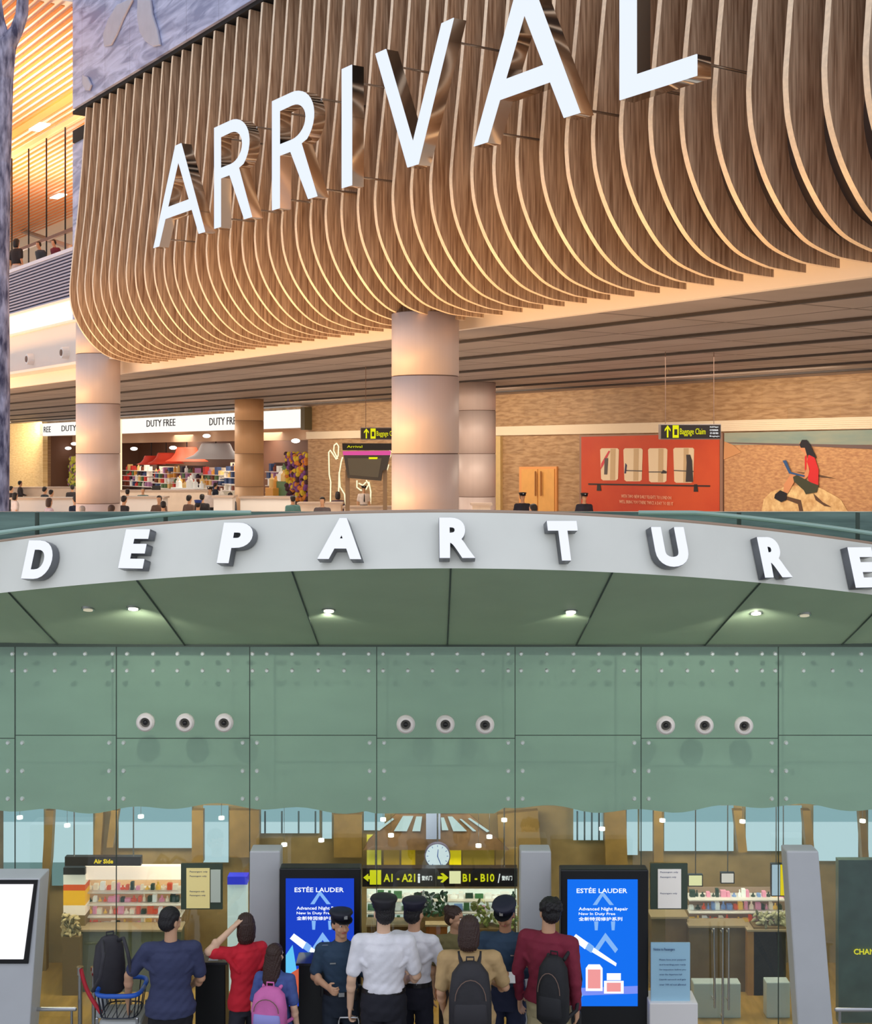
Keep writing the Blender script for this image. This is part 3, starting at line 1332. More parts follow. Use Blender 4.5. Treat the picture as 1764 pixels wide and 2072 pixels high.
for pts in ([(92, 1640), (108, 1640), (103, 1740), (95, 1800), (92, 2060), (72, 2060), (84, 1800), (86, 1740)],
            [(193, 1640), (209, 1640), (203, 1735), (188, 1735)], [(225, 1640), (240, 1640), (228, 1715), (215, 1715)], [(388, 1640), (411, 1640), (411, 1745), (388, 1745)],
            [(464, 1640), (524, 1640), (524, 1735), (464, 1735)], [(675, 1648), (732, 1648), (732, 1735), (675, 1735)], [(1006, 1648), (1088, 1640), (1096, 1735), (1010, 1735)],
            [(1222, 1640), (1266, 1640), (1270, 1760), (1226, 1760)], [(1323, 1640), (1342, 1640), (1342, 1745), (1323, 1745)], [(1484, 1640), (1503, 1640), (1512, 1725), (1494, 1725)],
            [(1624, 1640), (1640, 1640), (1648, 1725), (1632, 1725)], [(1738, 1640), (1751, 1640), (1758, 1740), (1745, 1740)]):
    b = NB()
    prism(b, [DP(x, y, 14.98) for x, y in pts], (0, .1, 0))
    struct('reflected_bar', b, MATS['reflected_brown'])  # bars put in for the brown reflections on the glass

# ------------------------------------------------------------------ people
def fuse(bm, voxel, it=2):
    """one continuous skin out of overlapping limbs"""
    bmesh.ops.recalc_face_normals(bm, faces=bm.faces)
    me = bpy.data.meshes.new('skin')
    bm.to_mesh(me)
    bm.free()
    ob = bpy.data.objects.new('skin', me)
    COL.objects.link(ob)
    r = ob.modifiers.new('r', 'REMESH')
    r.mode = 'VOXEL'
    r.voxel_size = voxel
    s = ob.modifiers.new('s', 'SMOOTH')
    s.iterations = it
    s.factor = .5
    bpy.context.view_layer.update()
    dg = bpy.context.evaluated_depsgraph_get()
    m2 = bpy.data.meshes.new_from_object(ob.evaluated_get(dg))
    bpy.data.objects.remove(ob)
    out = bmesh.new()
    out.from_mesh(m2)
    bpy.data.meshes.remove(m2)
    return out


SK = mat('skin', (206, 158, 124), .55)
mat('skin_tan', (184, 134, 98), .55)
mat('skin_pale', (226, 184, 152), .55)
mat('hair_black', (22, 18, 20), .5, bump=.5, bscale=90)
mat('hair_brown', (58, 36, 28), .5, bump=.5, bscale=90)
mat('hair_grey', (150, 142, 136), .6)
mat('eye_white', (236, 232, 226), .3)
mat('eye_dark', (24, 18, 16), .3)
mat('lip', (176, 92, 84), .5)
mat('shoe_black', (24, 22, 24), .4)


def cloth(name, c):
    return mat('cloth_' + name, c, .85, bump=.55, bscale=9, var=.06, vscale=10)


def hand(bm, wr, d, side, curl=.5, pn=None, small=False):
    """palm, four unequal fingers and a thumb; d: direction of the hand, pn: way the palm faces, side: way the thumb lies"""
    d = Vector(d).normalized()
    side = (Vector(side) - d * d.dot(Vector(side))).normalized()
    pn = d.cross(side).normalized() if pn is None else Vector(pn)
    pn = (pn - d * pn.dot(d)).normalized()
    side = (side - pn * side.dot(pn)).normalized()
    wr = Vector(wr)
    loft(bm, [(wr - d * .01, .028, .02, side, pn), (wr + d * .02, .034, .017, side, pn), (wr + d * .06, .042, .0155, side, pn), (wr + d * .088, .041, .013, side, pn)], 14)
    L = (.066, .076, .071, .056)
    for i in range(4):
        off = side * (.031 - .0215 * i)
        a = wr + d * .08 + off
        l = L[i]
        fan = d + side * (.09 - .06 * i)
        fan.normalize()
        ang = curl
        p1 = a + (fan * math.cos(ang * .5) + pn * math.sin(ang * .5)) * l * .45
        p2 = p1 + (fan * math.cos(ang * 1.5) + pn * math.sin(ang * 1.5)) * l * .32
        p3 = p2 + (fan * math.cos(ang * 2.2) + pn * math.sin(ang * 2.2)) * l * .26
        chain(bm, [a, p1, p2, p3], [.0098, .0092, .0085, .0075], 8)
    a = wr + d * .022 + side * .028
    q = (d * .62 + side * .72 + pn * .2).normalized()
    p1 = a + q * .038
    p2 = p1 + (d * .9 + side * .25 + pn * (.2 + curl * .4)).normalized() * .032
    chain(bm, [a, p1, p2], [.0135, .0112, .009], 8)


def person(label, loc, rz, H=1.75, top='white', topc=(230, 230, 230), sleeve='short', bottom=(30, 30, 40), skin='skin', hair='short', hairm='hair_black', cap=None,
           eR=None, hR=None, eL=None, hL=None, yaw=0, pitch=0, lean=0, curl=.45, voxel=.0075, build=1.0, collar=False, belt=False, skirt=False, group=None,
           tie=None, untuck=False, handdR=None, handdL=None, hat=None, badge=False, twist=0, stance=.1, hem=None):
    """a standing figure; it faces -Y before turning by rz; R is its right (towards -X), L its left"""
    s = H / 1.75
    fine = voxel < .012
    root = thing('person', label, 'person', loc, group, rz, local=True)
    B = build

    def V(x, y, z):
        return Vector((x, y, z))

    def ln(p, z0=.95):
        """lean the upper body forward"""
        p = Vector(p)
        if p.z > z0 and lean:
            h = p.z - z0
            return Vector((p.x, p.y - h * math.sin(lean), z0 + h * math.cos(lean)))
        return p
    sh = {-1: ln((-.178 * B, .01, 1.405)), 1: ln((.178 * B, .01, 1.405))}
    el = {-1: ln(eR) if eR else ln((-.235 * B, .045, 1.135)), 1: ln(eL) if eL else ln((.235 * B, .045, 1.135))}
    ha = {-1: ln(hR) if hR else ln((-.25 * B, -.03, .885)), 1: ln(hL) if hL else ln((.25 * B, -.03, .885))}
    tors = [(.86, .15, .105), (.93, .163, .112), (1.02, .145, .1), (1.10, .135, .095), (1.2, .15, .105), (1.3, .168, .112), (1.37, .17, .105), (1.42, .13, .085), (1.46, .075, .062)]

    def torso(bm, inf, z0, z1, flare=0):
        rr = []
        for z, rx, ry in tors:
            if z0 - 1e-6 <= z <= z1 + 1e-6:
                q = 1 + flare * max(0, (1.15 - z) / .25)
                rr.append((ln((0, 0, z)), (rx * B + inf) * q, (ry * B + inf) * q))
        loft(bm, rr, 28)
    hc = ln((0, -.012, 1.635))
    Mh = Matrix.Translation(hc) @ Matrix.Rotation(yaw, 4, 'Z') @ Matrix.Rotation(pitch + lean * .3, 4, 'X') @ Matrix.Translation(-Vector((0, -.012, 1.635)))
    R3 = Mh.to_3x3()

    def hd(x, y, z):
        return Mh @ Vector((x, y, z))
    # --- body
    bm = NB()
    torso(bm, 0, .86, 1.46)
    capsule(bm, ln((0, .012, 1.42)), ln((0, 0, 1.56)), .058, .054, 14)
    ellip(bm, hd(0, 0, 1.665), .076, .093, .09, R3, 18)
    ellip(bm, hd(0, -.018, 1.605), .062, .075, .082, R3, 16)
    ellip(bm, hd(0, -.055, 1.55), .032, .03, .026, R3, 10)
    if fine:
        capsule(bm, hd(0, -.095, 1.655), hd(0, -.112, 1.612), .009, .015, 8)
        for q in (-1, 1):
            ellip(bm, hd(q * .078, .004, 1.63), .01, .02, .032, R3, 10)
            ellip(bm, hd(q * .035, -.068, 1.605), .024, .02, .022, R3, 10)
    leg = {}
    for q in (-1, 1):
        capsule(bm, sh[q], el[q], .05 * B, .039, 12)
        capsule(bm, el[q], ha[q], .04, .0265, 12)
        ellip(bm, el[q].lerp(ha[q], .28), .043, .043, .06, None, 10)
        dv = ha[q] - el[q]
        hd_ = {1: handdL, -1: handdR}[q]
        dv = Vector(hd_) if hd_ else dv
        side = Vector((0, -1, 0)) if abs(dv.normalized().y) < .75 else Vector((-q, 0, .2))
        pn = Vector((-q, 0, 0)) if abs(dv.normalized().x) < .75 else Vector((0, 0, -1))
        if fine:
            hand(bm, ha[q], dv, side, curl, pn)
        else:
            capsule(bm, ha[q], ha[q] + dv.normalized() * .12, .03, .02, 8)
        hip = V(q * .085 * B, 0, .9)
        kn = V(q * (.09 + stance * .12), -.02, .49)
        an = V(q * (.08 + stance * .35), .02, .085)
        leg[q] = (hip, kn, an)
        capsule(bm, hip, kn, .085 * B, .055, 14)
        capsule(bm, kn, an, .056, .037, 12)
        capsule(bm, an + V(0, .02, -.035), an + V(q * .02, -.15, -.05), .036, .03, 10)
    for v in bm.verts:
        v.co *= s
    body = fuse(bm, voxel * s, 2)
    obj('body', body, MATS[skin], root, smooth=True)
    # --- clothes
    tm = cloth(top, topc)
    bm = NB()
    z0 = 1.02 if (not untuck) else .86
    if hem:
        z0 = hem
    torso(bm, .017, z0, 1.43, .15 if untuck else .03)
    lo = ln((0, 0, 1.40))
    loft(bm, [(ln((0, 0, 1.36)), .15 * B, .1 * B), (ln((0, .003, 1.425)), .135 * B + .018, .085 * B + .02), (ln((0, .006, 1.46)), .075 * B + .018, .062 * B + .018), (ln((0, .01, 1.482)), .07, .07)], 24)
    for q in (-1, 1):
        capsule(bm, ln((q * .09, .005, 1.40)), sh[q], .07 * B, .068 * B, 12)
        if sleeve == 'short':
            e = sh[q].lerp(el[q], .78)
            capsule(bm, sh[q], e, .066 * B, .062, 14, 2)
        elif sleeve == 'long':
            capsule(bm, sh[q], el[q], .066 * B, .054, 14)
            capsule(bm, el[q], ha[q].lerp(el[q], .06), .055, .038, 14, 2)
        elif sleeve == 'rolled':
            capsule(bm, sh[q], el[q], .066 * B, .056, 14)
            capsule(bm, el[q], el[q].lerp(ha[q], .25), .056, .05, 14, 2)
        # cloth folds at the sleeve and waist
        if fine:
            capsule(bm, sh[q].lerp(el[q], .35) + V(0, .03, 0), ln((q * .12 * B, .085, 1.24)), .03, .02, 8)
    for v in bm.verts:
        v.co *= s
    sb = fuse(bm, voxel * s * 1.1, 3)
    # cloth wrinkles
    if fine:
        for v in sb.verts:
            z = v.co.z / s
            a = math.sin(z * 70 + v.co.x * 34) * math.sin(v.co.x * 41 + z * 9 + 1.3)
            w = .0032 if z < 1.2 else .0018
            v.co += v.normal * a * w
    shirt = obj('shirt' if not collar == 'jacket' else 'jacket', sb, tm, root, smooth=True)
    bm = NB()
    if skirt:
        loft(bm, [(V(0, 0, 1.03), .15 * B, .108), (V(0, 0, .93), .182 * B, .13), (V(0, 0, .7), .2 * B, .15), (V(0, 0, .5), .21 * B, .16)], 24)
    else:
        loft(bm, [(V(0, 0, .8), .15 * B, .118 * B), (V(0, .004, .88), .176 * B, .126 * B), (V(0, 0, .96), .176 * B, .122 * B), (V(0, 0, 1.045), .154 * B, .110 * B)], 24)
        for q in (-1, 1):
            hip, kn, an = leg[q]
            capsule(bm, hip, kn, .095 * B, .077, 14)
            capsule(bm, kn, an + V(0, 0, .02), .077, .062, 14, 2)
    for v in bm.verts:
        v.co *= s
    sb = fuse(bm, voxel * s * 1.1, 3)
    if fine:
        for v in sb.verts:
            z = v.co.z / s
            v.co += v.normal * math.sin(z * 60 + v.co.x * 22) * math.sin(v.co.x * 33 + 2) * .003
    obj('skirt' if skirt else 'trousers', sb, cloth('b%d_%d_%d' % bottom, bottom), root, smooth=True)
    for q in (-1, 1):
        if not fine:
            break
        an = leg[q][2]
        bm = NB()
        capsule(bm, an + V(0, .025, -.03), an + V(q * .02, -.16, -.045), .045, .038, 12)
        for v in bm.verts:
            v.co *= s
            v.co.z = max(v.co.z, .002)
        obj('shoe', bm, MATS['shoe_black'], root, smooth=True)
    if belt:
        bm = NB()
        loft(bm, [(V(0, 0, 1.005), .168 * B, .122), (V(0, 0, 1.045), .166 * B, .12)], 28)
        for v in bm.verts:
            v.co *= s
        bo = obj('belt', bm, MATS['shoe_black'], root)
        bm = NB()
        box(bm, V(0, -.122, 1.025) * s, (.05, .012, .035))
        obj('buckle', bm, MATS['steel'], bo)
        if belt == 'duty':
            for q, yy in ((-.165, .02), (.165, .02), (-.1, .11), (.09, .115), (.12, -.1)):
                bm = NB()
                box(bm, V(q * B, yy, 1.01) * s, (.05, .045, .09))
                obj('pouch', bm, MATS['black_plastic'], bo, bevel=.008)
    if collar is True:
        bm = NB()
        n = 20
        c0 = ln((0, .012, 1.462))
        loft(bm, [(c0, .064, .066), (c0 + V(0, .004, .028), .061, .064)], 24)
        for v in bm.verts:
            v.co *= s
        obj('collar', bm, tm, root, smooth=True)
    if tie:
        bm = NB()
        y = -.122 * B
        prism(bm, [ln(V(*p)) * s for p in ((-.012, y - .002, 1.45), (.012, y - .002, 1.45), (.024, y - .012, 1.16), (0, y - .012, 1.12), (-.024, y - .012, 1.16))], (0, -.006, 0))
        obj('tie', bm, mat('tie_%d' % tie[0], tie, .6), root)
    if badge:
        bm = NB()
        for q in (-1, 1):
            box(bm, ln((q * .08, -.125 * B, 1.32)) * s, (.05, .01, .012))
            box(bm, ln((q * .15, -.0, 1.455)) * s, (.05, .06, .012))
        obj('badge', bm, MATS['steel'], root)
    # --- hair
    hm = MATS[hairm]
    bm = NB()
    if hair != 'bald':
        ellip(bm, hd(0, .012, 1.683), .084, .098, .086, R3, 18)
        ellip(bm, hd(0, .035, 1.635), .08, .076, .078, R3, 18)
        if hair == 'long':
            for q in (-1, 1):
                capsule(bm, hd(q * .055, .02, 1.64), hd(q * .06, .055, 1.42), .038, .03, 10)
            loft(bm, [(hd(0, .045, 1.66), .08, .06), (hd(0, .07, 1.54), .088, .05), (hd(0, .085, 1.4), .085, .042), (hd(0, .09, 1.28), .05, .025)], 18)
        if hair == 'bob':
            loft(bm, [(hd(0, .03, 1.68), .088, .085), (hd(0, .035, 1.6), .094, .082), (hd(0, .04, 1.53), .09, .07), (hd(0, .04, 1.49), .07, .05)], 18)
        if hair == 'bun':
            ellip(bm, hd(0, .08, 1.72), .05, .045, .045, R3, 12)
        if hair == 'curly' and fine:
            for i in range(26):
                a = i * 2.4
                z = .2 + .8 * (i / 26)
                r_ = math.sqrt(1 - (z - .15) ** 2 * .8)
                ellip(bm, hd(.083 * r_ * math.cos(a), .02 + .09 * r_ * math.sin(a) if math.sin(a) > -.5 else .0, 1.66 + .085 * z), .022, .022, .02, None, 8)
        for v in bm.verts:
            v.co *= s
        hb = fuse(bm, voxel * s, 1)
        # open the face
        fy = Mh.inverted()
        dele = []
        for v in hb.verts:
            q = fy @ (v.co / s)
            if q.y < -.045 and q.z < 1.69:
                dele.append(v)
            elif fine:
                v.co += v.normal * .0025 * math.sin(q.x * 300 + q.z * 60)
        bmesh.ops.delete(hb, geom=dele, context='VERTS')
        obj('hair', hb, hm, root, smooth=True)
    else:
        bm.free()
    if cap:
        cm = mat('cap_%d_%d_%d' % cap, cap, .6)
        bm = NB()
        loft(bm, [(hd(0, 0, 1.69), .092, .108, R3.col[0], R3.col[1]), (hd(0, 0, 1.725), .094, .11, R3.col[0], R3.col[1]), (hd(0, -.008, 1.752), .112, .126, R3.col[0], R3.col[1]),
                  (hd(0, -.004, 1.772), .104, .116, R3.col[0], R3.col[1]), (hd(0, 0, 1.778), .05, .06, R3.col[0], R3.col[1])], 24)
        for v in bm.verts:
            v.co *= s
        co = obj('cap', bm, cm, root, smooth=True)
        bm = NB()
        pts = []
        for i in range(9):
            a = PI + PI * i / 8
            pts.append(hd(.09 * math.cos(a), -.05 + .11 * math.sin(a), 1.70 - .02 * math.sin(PI * i / 8)) * s)
        prism(bm, pts, R3 @ Vector((0, 0, .008)))
        obj('visor', bm, MATS['black_plastic'], co)
        bm = NB()
        box(bm, hd(0, -.128, 1.74) * s, (.03, .012, .03))
        obj('cap_badge', bm, MATS['steel'], co)
    if fine:
        for q in (-1, 1):
            bm = NB()
            ellip(bm, hd(q * .03, -.085, 1.648) * s, .012, .008, .008, R3, 10)
            e = obj('eye', bm, MATS['eye_white'], root, smooth=True)
            bm = NB()
            ellip(bm, hd(q * .03, -.092, 1.648) * s, .0055, .003, .0055, R3, 8)
            obj('iris', bm, MATS['eye_dark'], e)
            bm = NB()
            capsule(bm, hd(q * .016, -.093, 1.666) * s, hd(q * .046, -.083, 1.667) * s, .0035, .003, 6)
            obj('eyebrow', bm, MATS['eye_dark'], root)
        bm = NB()
        capsule(bm, hd(-.018, -.088, 1.584) * s, hd(.018, -.088, 1.584) * s, .006, .006, 8)
        obj('mouth', bm, MATS['lip'], root)
    bpy.context.view_layer.update()

    def W(x, y, z):
        p = ln((x, y, z)) * s
        c, q = math.cos(rz), math.sin(rz)
        return Vector((loc[0] + p.x * c - p.y * q, loc[1] + p.x * q + p.y * c, loc[2] + p.z))
    root['tall'] = H
    return root, W


def backpack(label, W, rz, size=(.3, .17, .46), c=(36, 36, 40), y0=.2, zc=1.2, x0=0, accent=None, tilt=0):
    """a rucksack on somebody's back; W maps the wearer's own space to the place"""
    p = W(x0, y0, zc)
    th = thing('backpack', label, 'bag', p - Vector((0, 0, size[2] / 2)), None, rz, local=True)
    m = mat('pack_%d_%d_%d' % c, c, .7, bump=.3, bscale=14, var=.12, vscale=6)
    w, dp, h = size
    bm = NB()
    loft(bm, [(Vector((0, 0, .0)), w * .38, dp * .35), (Vector((0, .005, .04)), w * .5, dp * .5), (Vector((0, .01, h * .5)), w * .5, dp * .52), (Vector((0, 0, h * .82)), w * .43, dp * .42), (Vector((0, -.01, h * .96)), w * .26, dp * .25), (Vector((0, -.01, h)), w * .1, dp * .1)], 28, .7)
    obj('bag', bm, m, th, smooth=True)
    bm = NB()
    loft(bm, [(Vector((0, dp * .38, .05)), w * .36, dp * .2), (Vector((0, dp * .45, h * .2)), w * .4, dp * .24), (Vector((0, dp * .42, h * .42)), w * .38, dp * .2), (Vector((0, dp * .36, h * .5)), w * .3, dp * .1)], 24, .7)
    pk = obj('front_pocket', bm, mat('pack2_%d_%d_%d' % (accent or c), accent or c, .7), th, smooth=True)
    bm = NB()
    tube(bm, [Vector((w * .36 * math.cos(a), dp * .5 + .01, h * .5 + w * .0 + h * .3 * math.sin(a))) for a in [PI * i / 10 for i in range(11)]], .004, 6)
    obj('zip', bm, MATS['joint_dark'], th)
    bm = NB()
    tube(bm, [Vector((-.03, -.02, h - .01)), Vector((-.03, -.02, h + .03)), Vector((.03, -.02, h + .03)), Vector((.03, -.02, h - .01))], .007, 8)
    obj('grab_handle', bm, m, th)
    for q in (-1, 1):
        bm = NB()
        pts = [Vector((q * .07, -dp * .3, h * .92)), Vector((q * .09, -.17, h * 1.02)), Vector((q * .1, -.31, h * .86)), Vector((q * .13, -.31, h * .5)), Vector((q * .16, -.12, h * .16)), Vector((q * .12, 0, .06))]
        pp = []
        for i in range(len(pts) - 1):
            for k in range(4):
                pp.append(pts[i].lerp(pts[i + 1], k / 4))
        pp.append(pts[-1])
        tube(bm, pp, .016, 8)
        obj('strap', bm, m, th, smooth=True)
    return th

# ------------------------------------------------------------------ people of the departures forecourt
def at(px, ytop, H):
    """floor spot for somebody of height H whose crown shows at (px, ytop)"""
    D = F * (CZ - H) / (ytop - HY)
    return Vector(((px - HX) / F * D, D, 0))


BK = PI          # seen from behind
P1, W1 = person('man in navy t-shirt seen from behind, leaning beside the blue basket cart', at(345, 1842, 1.72), BK + .12, 1.72, 'navy', (54, 60, 92), 'short', (24, 22, 28),
                yaw=-.75, pitch=.12, lean=.06, eL=(.36, -.03, 1.19), hL=(.37, -.12, .93), eR=(-.26, -.03, 1.14), hR=(-.17, -.2, 1.02), untuck=True, build=1.1)
P2, W2 = person('woman in red t-shirt with one hand raised to her head', at(497, 1850, 1.58), BK + .55, 1.58, 'red', (214, 34, 52), 'short', (48, 48, 58), hair='bob', hairm='hair_brown',
                eL=(.40, .03, 1.47), hL=(.13, .02, 1.66), handdL=(-.6, .05, .5), eR=(-.24, -.02, 1.12), hR=(-.1, -.25, 1.08), untuck=True, build=.9, skin='skin_pale', yaw=-.2, hem=.86, curl=.35)
P3, W3 = person('small girl with long dark hair wearing a pink and purple backpack', at(557, 1912, 1.42), BK - .2, 1.42, 'blue', (70, 90, 150), 'short', (96, 84, 150), hair='long', hairm='hair_brown', untuck=True, yaw=-.3, skin='skin_pale', build=.92)
backpack('pink and purple child backpack on the small girl', W3, BK - .2, (.3, .17, .36), (214, 110, 176), .19, 1.16, accent=(150, 150, 214))
P4, W4 = person('policewoman in dark blue uniform facing forward before the left advertising screen', at(690, 1846, 1.62), .1, 1.62, 'police', (44, 66, 88), 'short', (30, 40, 54), cap=(26, 28, 44),
                eR=(-.25, 0, 1.16), hR=(-.13, -.2, 1.13), eL=(.24, .0, 1.12), hL=(.25, -.05, .86), belt='duty', badge=True, yaw=.35, skin='skin', collar=True, curl=.9)
P5, W5 = person('man in white short-sleeved shirt and dark trousers seen from behind, holding a trolley handle', at(776, 1820, 1.82), BK, 1.82, 'white', (236, 234, 238), 'short', (28, 28, 38), cap=(24, 22, 30),
                belt=True, collar=True, yaw=.3, eR=(-.27, .0, 1.13), hR=(-.2, -.2, 1.03), eL=(.26, .04, 1.12), hL=(.275, -.03, .86), build=1.08, skin='skin_pale', curl=.8)
P6, W6 = person('second man in white shirt, standing just right of the other white shirt', at(838, 1824, 1.68), BK - .35, 1.68, 'white', (236, 234, 238), 'short', (26, 26, 40), cap=(26, 24, 44),
                belt=True, collar=True, yaw=-.2, eR=(-.27, -.06, 1.15), hR=(-.2, -.24, 1.05), eL=(.24, .0, 1.13), hL=(.12, -.2, 1.03))
P7, W7 = person('woman in tan top with short brown hair and a black backpack, seen from behind', at(950, 1856, 1.74), BK, 1.74, 'tan', (188, 156, 108), 'short', (28, 24, 26), hair='bob', hairm='hair_brown', yaw=-.15, pitch=.15,
                eR=(-.3, -.02, 1.16), hR=(-.2, -.24, 1.12), eL=(.24, .05, 1.14), hL=(.22, -.1, .95), untuck=True, build=1.12)
backpack('large black backpack on the woman in the tan top', W7, BK, (.35, .2, .56), (44, 42, 46), .2, 1.17)
P7b, W7b = person('person with an orange-brown hair bun behind the black backpack', at(921, 1836, 1.5), .2, 1.5, 'olive', (120, 110, 70), 'short', (60, 50, 44), hair='bun', hairm='hair_brown', yaw=.9, skin='skin')
P8, W8 = person('police officer in dark blue uniform looking down and writing on a pad', at(1022, 1826, 1.68), -.1, 1.68, 'police', (44, 66, 88), 'long', (34, 40, 66), cap=(28, 30, 50),
                eR=(-.26, -.03, 1.15), hR=(-.06, -.25, 1.18), eL=(.27, -.02, 1.15), hL=(.07, -.25, 1.16), belt=True, badge=True, pitch=.35, yaw=-.2, collar=True, curl=.9, skin='skin_tan', build=1.1)
P9, W9 = person('man in maroon jumper and khaki trousers carrying a black bag on one shoulder', at(1110, 1818, 1.82), BK - .45, 1.82, 'maroon', (126, 32, 54), 'long', (186, 172, 132), hair='curly', yaw=.75,
                untuck=True, build=1.08, eR=(-.25, .06, 1.13), hR=(-.25, .02, .9), skin='skin', hem=.93)
backpack('black backpack hanging from the right shoulder of the man in the maroon jumper', W9, BK - .45, (.27, .19, .56), (26, 26, 30), .21, 1.1, -.12)
# what they hold
c = W8(0, -.33, 1.19)
b = NB()
box(b, c, (.2, .13, .012), Matrix.Rotation(.35, 3, 'X'))
o = obj('notepad', b, mat('paper', (236, 236, 232), .7), None, bevel=.003)
tag(o, 'small white pad in the hands of the writing police officer', 'notepad')
b = NB()
c = W9(-.25, -.02, .8)
capsule(b, c + Vector((0, 0, .05)), c - Vector((0, 0, .38)), .022, .028, 12)
o = obj('umbrella', b, MATS['black_plastic'], None, smooth=True)
tag(o, 'black folded umbrella held low by the man in the maroon jumper', 'umbrella')

# trolley of the man in white
hw = W5(.285, -.06, .8)
tr = thing('luggage_trolley', 'silver folding trolley handle held by the man in white shirt', 'trolley', Vector((hw.x, hw.y, 0)))
b = NB()
hx, hy, hz = hw.x, hw.y - .02, hw.z - .03
tube(b, [(hx - .11, hy - .1, .25), (hx - .085, hy, hz - .03), (hx - .075, hy, hz), (hx + .075, hy, hz), (hx + .085, hy, hz - .03), (hx + .11, hy - .1, .25)], .009, 8)
obj('handle', b, MATS['steel'], tr, smooth=True)
b = NB()
box(b, (hx, hy - .1, .33), (.34, .2, .46))
obj('case', b, mat('case_grey', (70, 70, 78), .5), tr, bevel=.03)
for q in (-1, 1):
    b = NB()
    cyl(b, (hx + q * .14, hy - .12, .05), (hx + q * .17, hy - .12, .05), .05, n=18)
    obj('wheel', b, MATS['black_plastic'], tr)

# cart with the blue basket, a rucksack in it
cx, cy = DP(247, 2000, 11.9).x, 11.9
ct = thing('luggage_cart', 'luggage cart with a bright blue basket rim left of the man in navy', 'cart', Vector((cx, cy, 0)))
zc = DP(247, 1996, 11.9).z
b = NB()
ring = [Vector((cx + .19 * math.copysign(abs(math.cos(a)) ** .5, math.cos(a)), cy + .22 * math.copysign(abs(math.sin(a)) ** .5, math.sin(a)), zc)) for a in [2 * PI * i / 32 for i in range(33)]]
tube(b, ring, .02, 8)
bk = obj('basket_rim', b, mat('basket_blue', (36, 92, 190), .4), ct, smooth=True)
b = NB()
for i in range(0, 32, 2):
    p = ring[i]
    q = Vector((cx + (p.x - cx) * .85, cy + (p.y - cy) * .85, zc - .2))
    capsule(b, p, q, .005, .005, 6, 1)
lo = [Vector((cx + (p.x - cx) * .85, cy + (p.y - cy) * .85, zc - .2)) for p in ring]
tube(b, lo, .006, 6)
for k in range(-3, 4):
    capsule(b, (cx + k * .045, cy - .18, zc - .2), (cx + k * .045, cy + .18, zc - .2), .004, .004, 6, 1)
obj('basket', b, mat('wire_dark', (50, 54, 64), .4, .5), ct)
b = NB()
box(b, (cx + .02, cy, zc - .5), (.36, .4, .56))
obj('body_panel', b, mat('cart_grey', (172, 174, 170), .5), ct, bevel=.03)
for qx in (-1, 1):
    for qy in (-1, 1):
        b = NB()
        capsule(b, (cx + qx * .17, cy + qy * .19, .1), (cx + qx * .17, cy + qy * .19, zc - .2), .014, .014, 8)
        obj('leg', b, MATS['steel'], ct)
        b = NB()
        cyl(b, (cx + qx * .17 - .015, cy + qy * .19, .06), (cx + qx * .17 + .015, cy + qy * .19, .06), .06, n=18)
        obj('wheel', b, MATS['black_plastic'], ct)


def Wc(x, y, z):
    return Vector((cx - .12 + x, cy + .05 + y, z))


bp = backpack('dark grey backpack standing up in the blue basket cart', Wc, .4, (.27, .18, .5), (52, 50, 56), 0, zc + .18)
b = NB()
p = DP(210, 1940, 12.1)
loft(b, [(p + Vector((-.02, 0, -.5)), .05, .05), (p + Vector((0, 0, -.2)), .06, .06), (p + Vector((.02, 0, .05)), .06, .05), (p + Vector((.05, 0, .17)), .03, .03)], 14)
o = obj('tote_bag', b, mat('bag_white', (206, 212, 214), .7), None, smooth=True)
tag(o, 'pale grey bag beside the dark backpack on the cart', 'bag')
# rope barrier
for k, (px, lab) in enumerate(((162, 'slim steel barrier post at the left, in front of the cart'), (190, 'slim steel barrier post just left of the cart'))):
    p = DP(px, 1958, 12.3)
    s = thing('barrier_post', lab, 'post', Vector((p.x, p.y, 0)), 'slim steel barrier posts')
    b = NB()
    lathe(b, (p.x, p.y, 0), [(.14, 0), (.14, .015), (.03, .03), (.022, .04)])
    obj('base', b, MATS['steel'], s)
    b = NB()
    cyl(b, (p.x, p.y, .03), (p.x, p.y, p.z), .02, n=16)
    obj('pole', b, MATS['steel'], s)
    b = NB()
    cyl(b, (p.x, p.y, p.z - .06), (p.x, p.y, p.z + .01), .03, n=16)
    obj('head', b, MATS['chrome'], s)
b = NB()
a, c = DP(164, 1962, 12.28), DP(205, 2050, 12.0)
pts = []
for i in range(13):
    f = i / 12
    q = a.lerp(c, f)
    q.x -= .03 * math.sin(PI * f)
    pts.append(q)
tube(b, pts, .018, 8)
o = obj('barrier_rope', b, mat('rope_red', (186, 24, 46), .6), None, smooth=True)
tag(o, 'red barrier belt sagging from the left barrier post', 'rope')

# ------------------------------------------------------------------ street furniture of the forecourt
def slab(name, label, cat, x0, x1, ytopp, D, th_, m, x0b=None, x1b=None, group=None):
    a, c = DP(x0, ytopp, D), DP(x1, ytopp, D)
    yb_ = HY + F * CZ / D
    s = thing(name, label, cat, Vector(((a.x + c.x) / 2, D + th_ / 2, 0)), group)
    e = DP(x0b if x0b is not None else x0, yb_, D)
    f = DP(x1b if x1b is not None else x1, yb_, D)
    b = NB()
    pts = [a, c, f, e]
    hexa(b, pts + [p + Vector((0, th_, 0)) for p in pts])
    return s, b


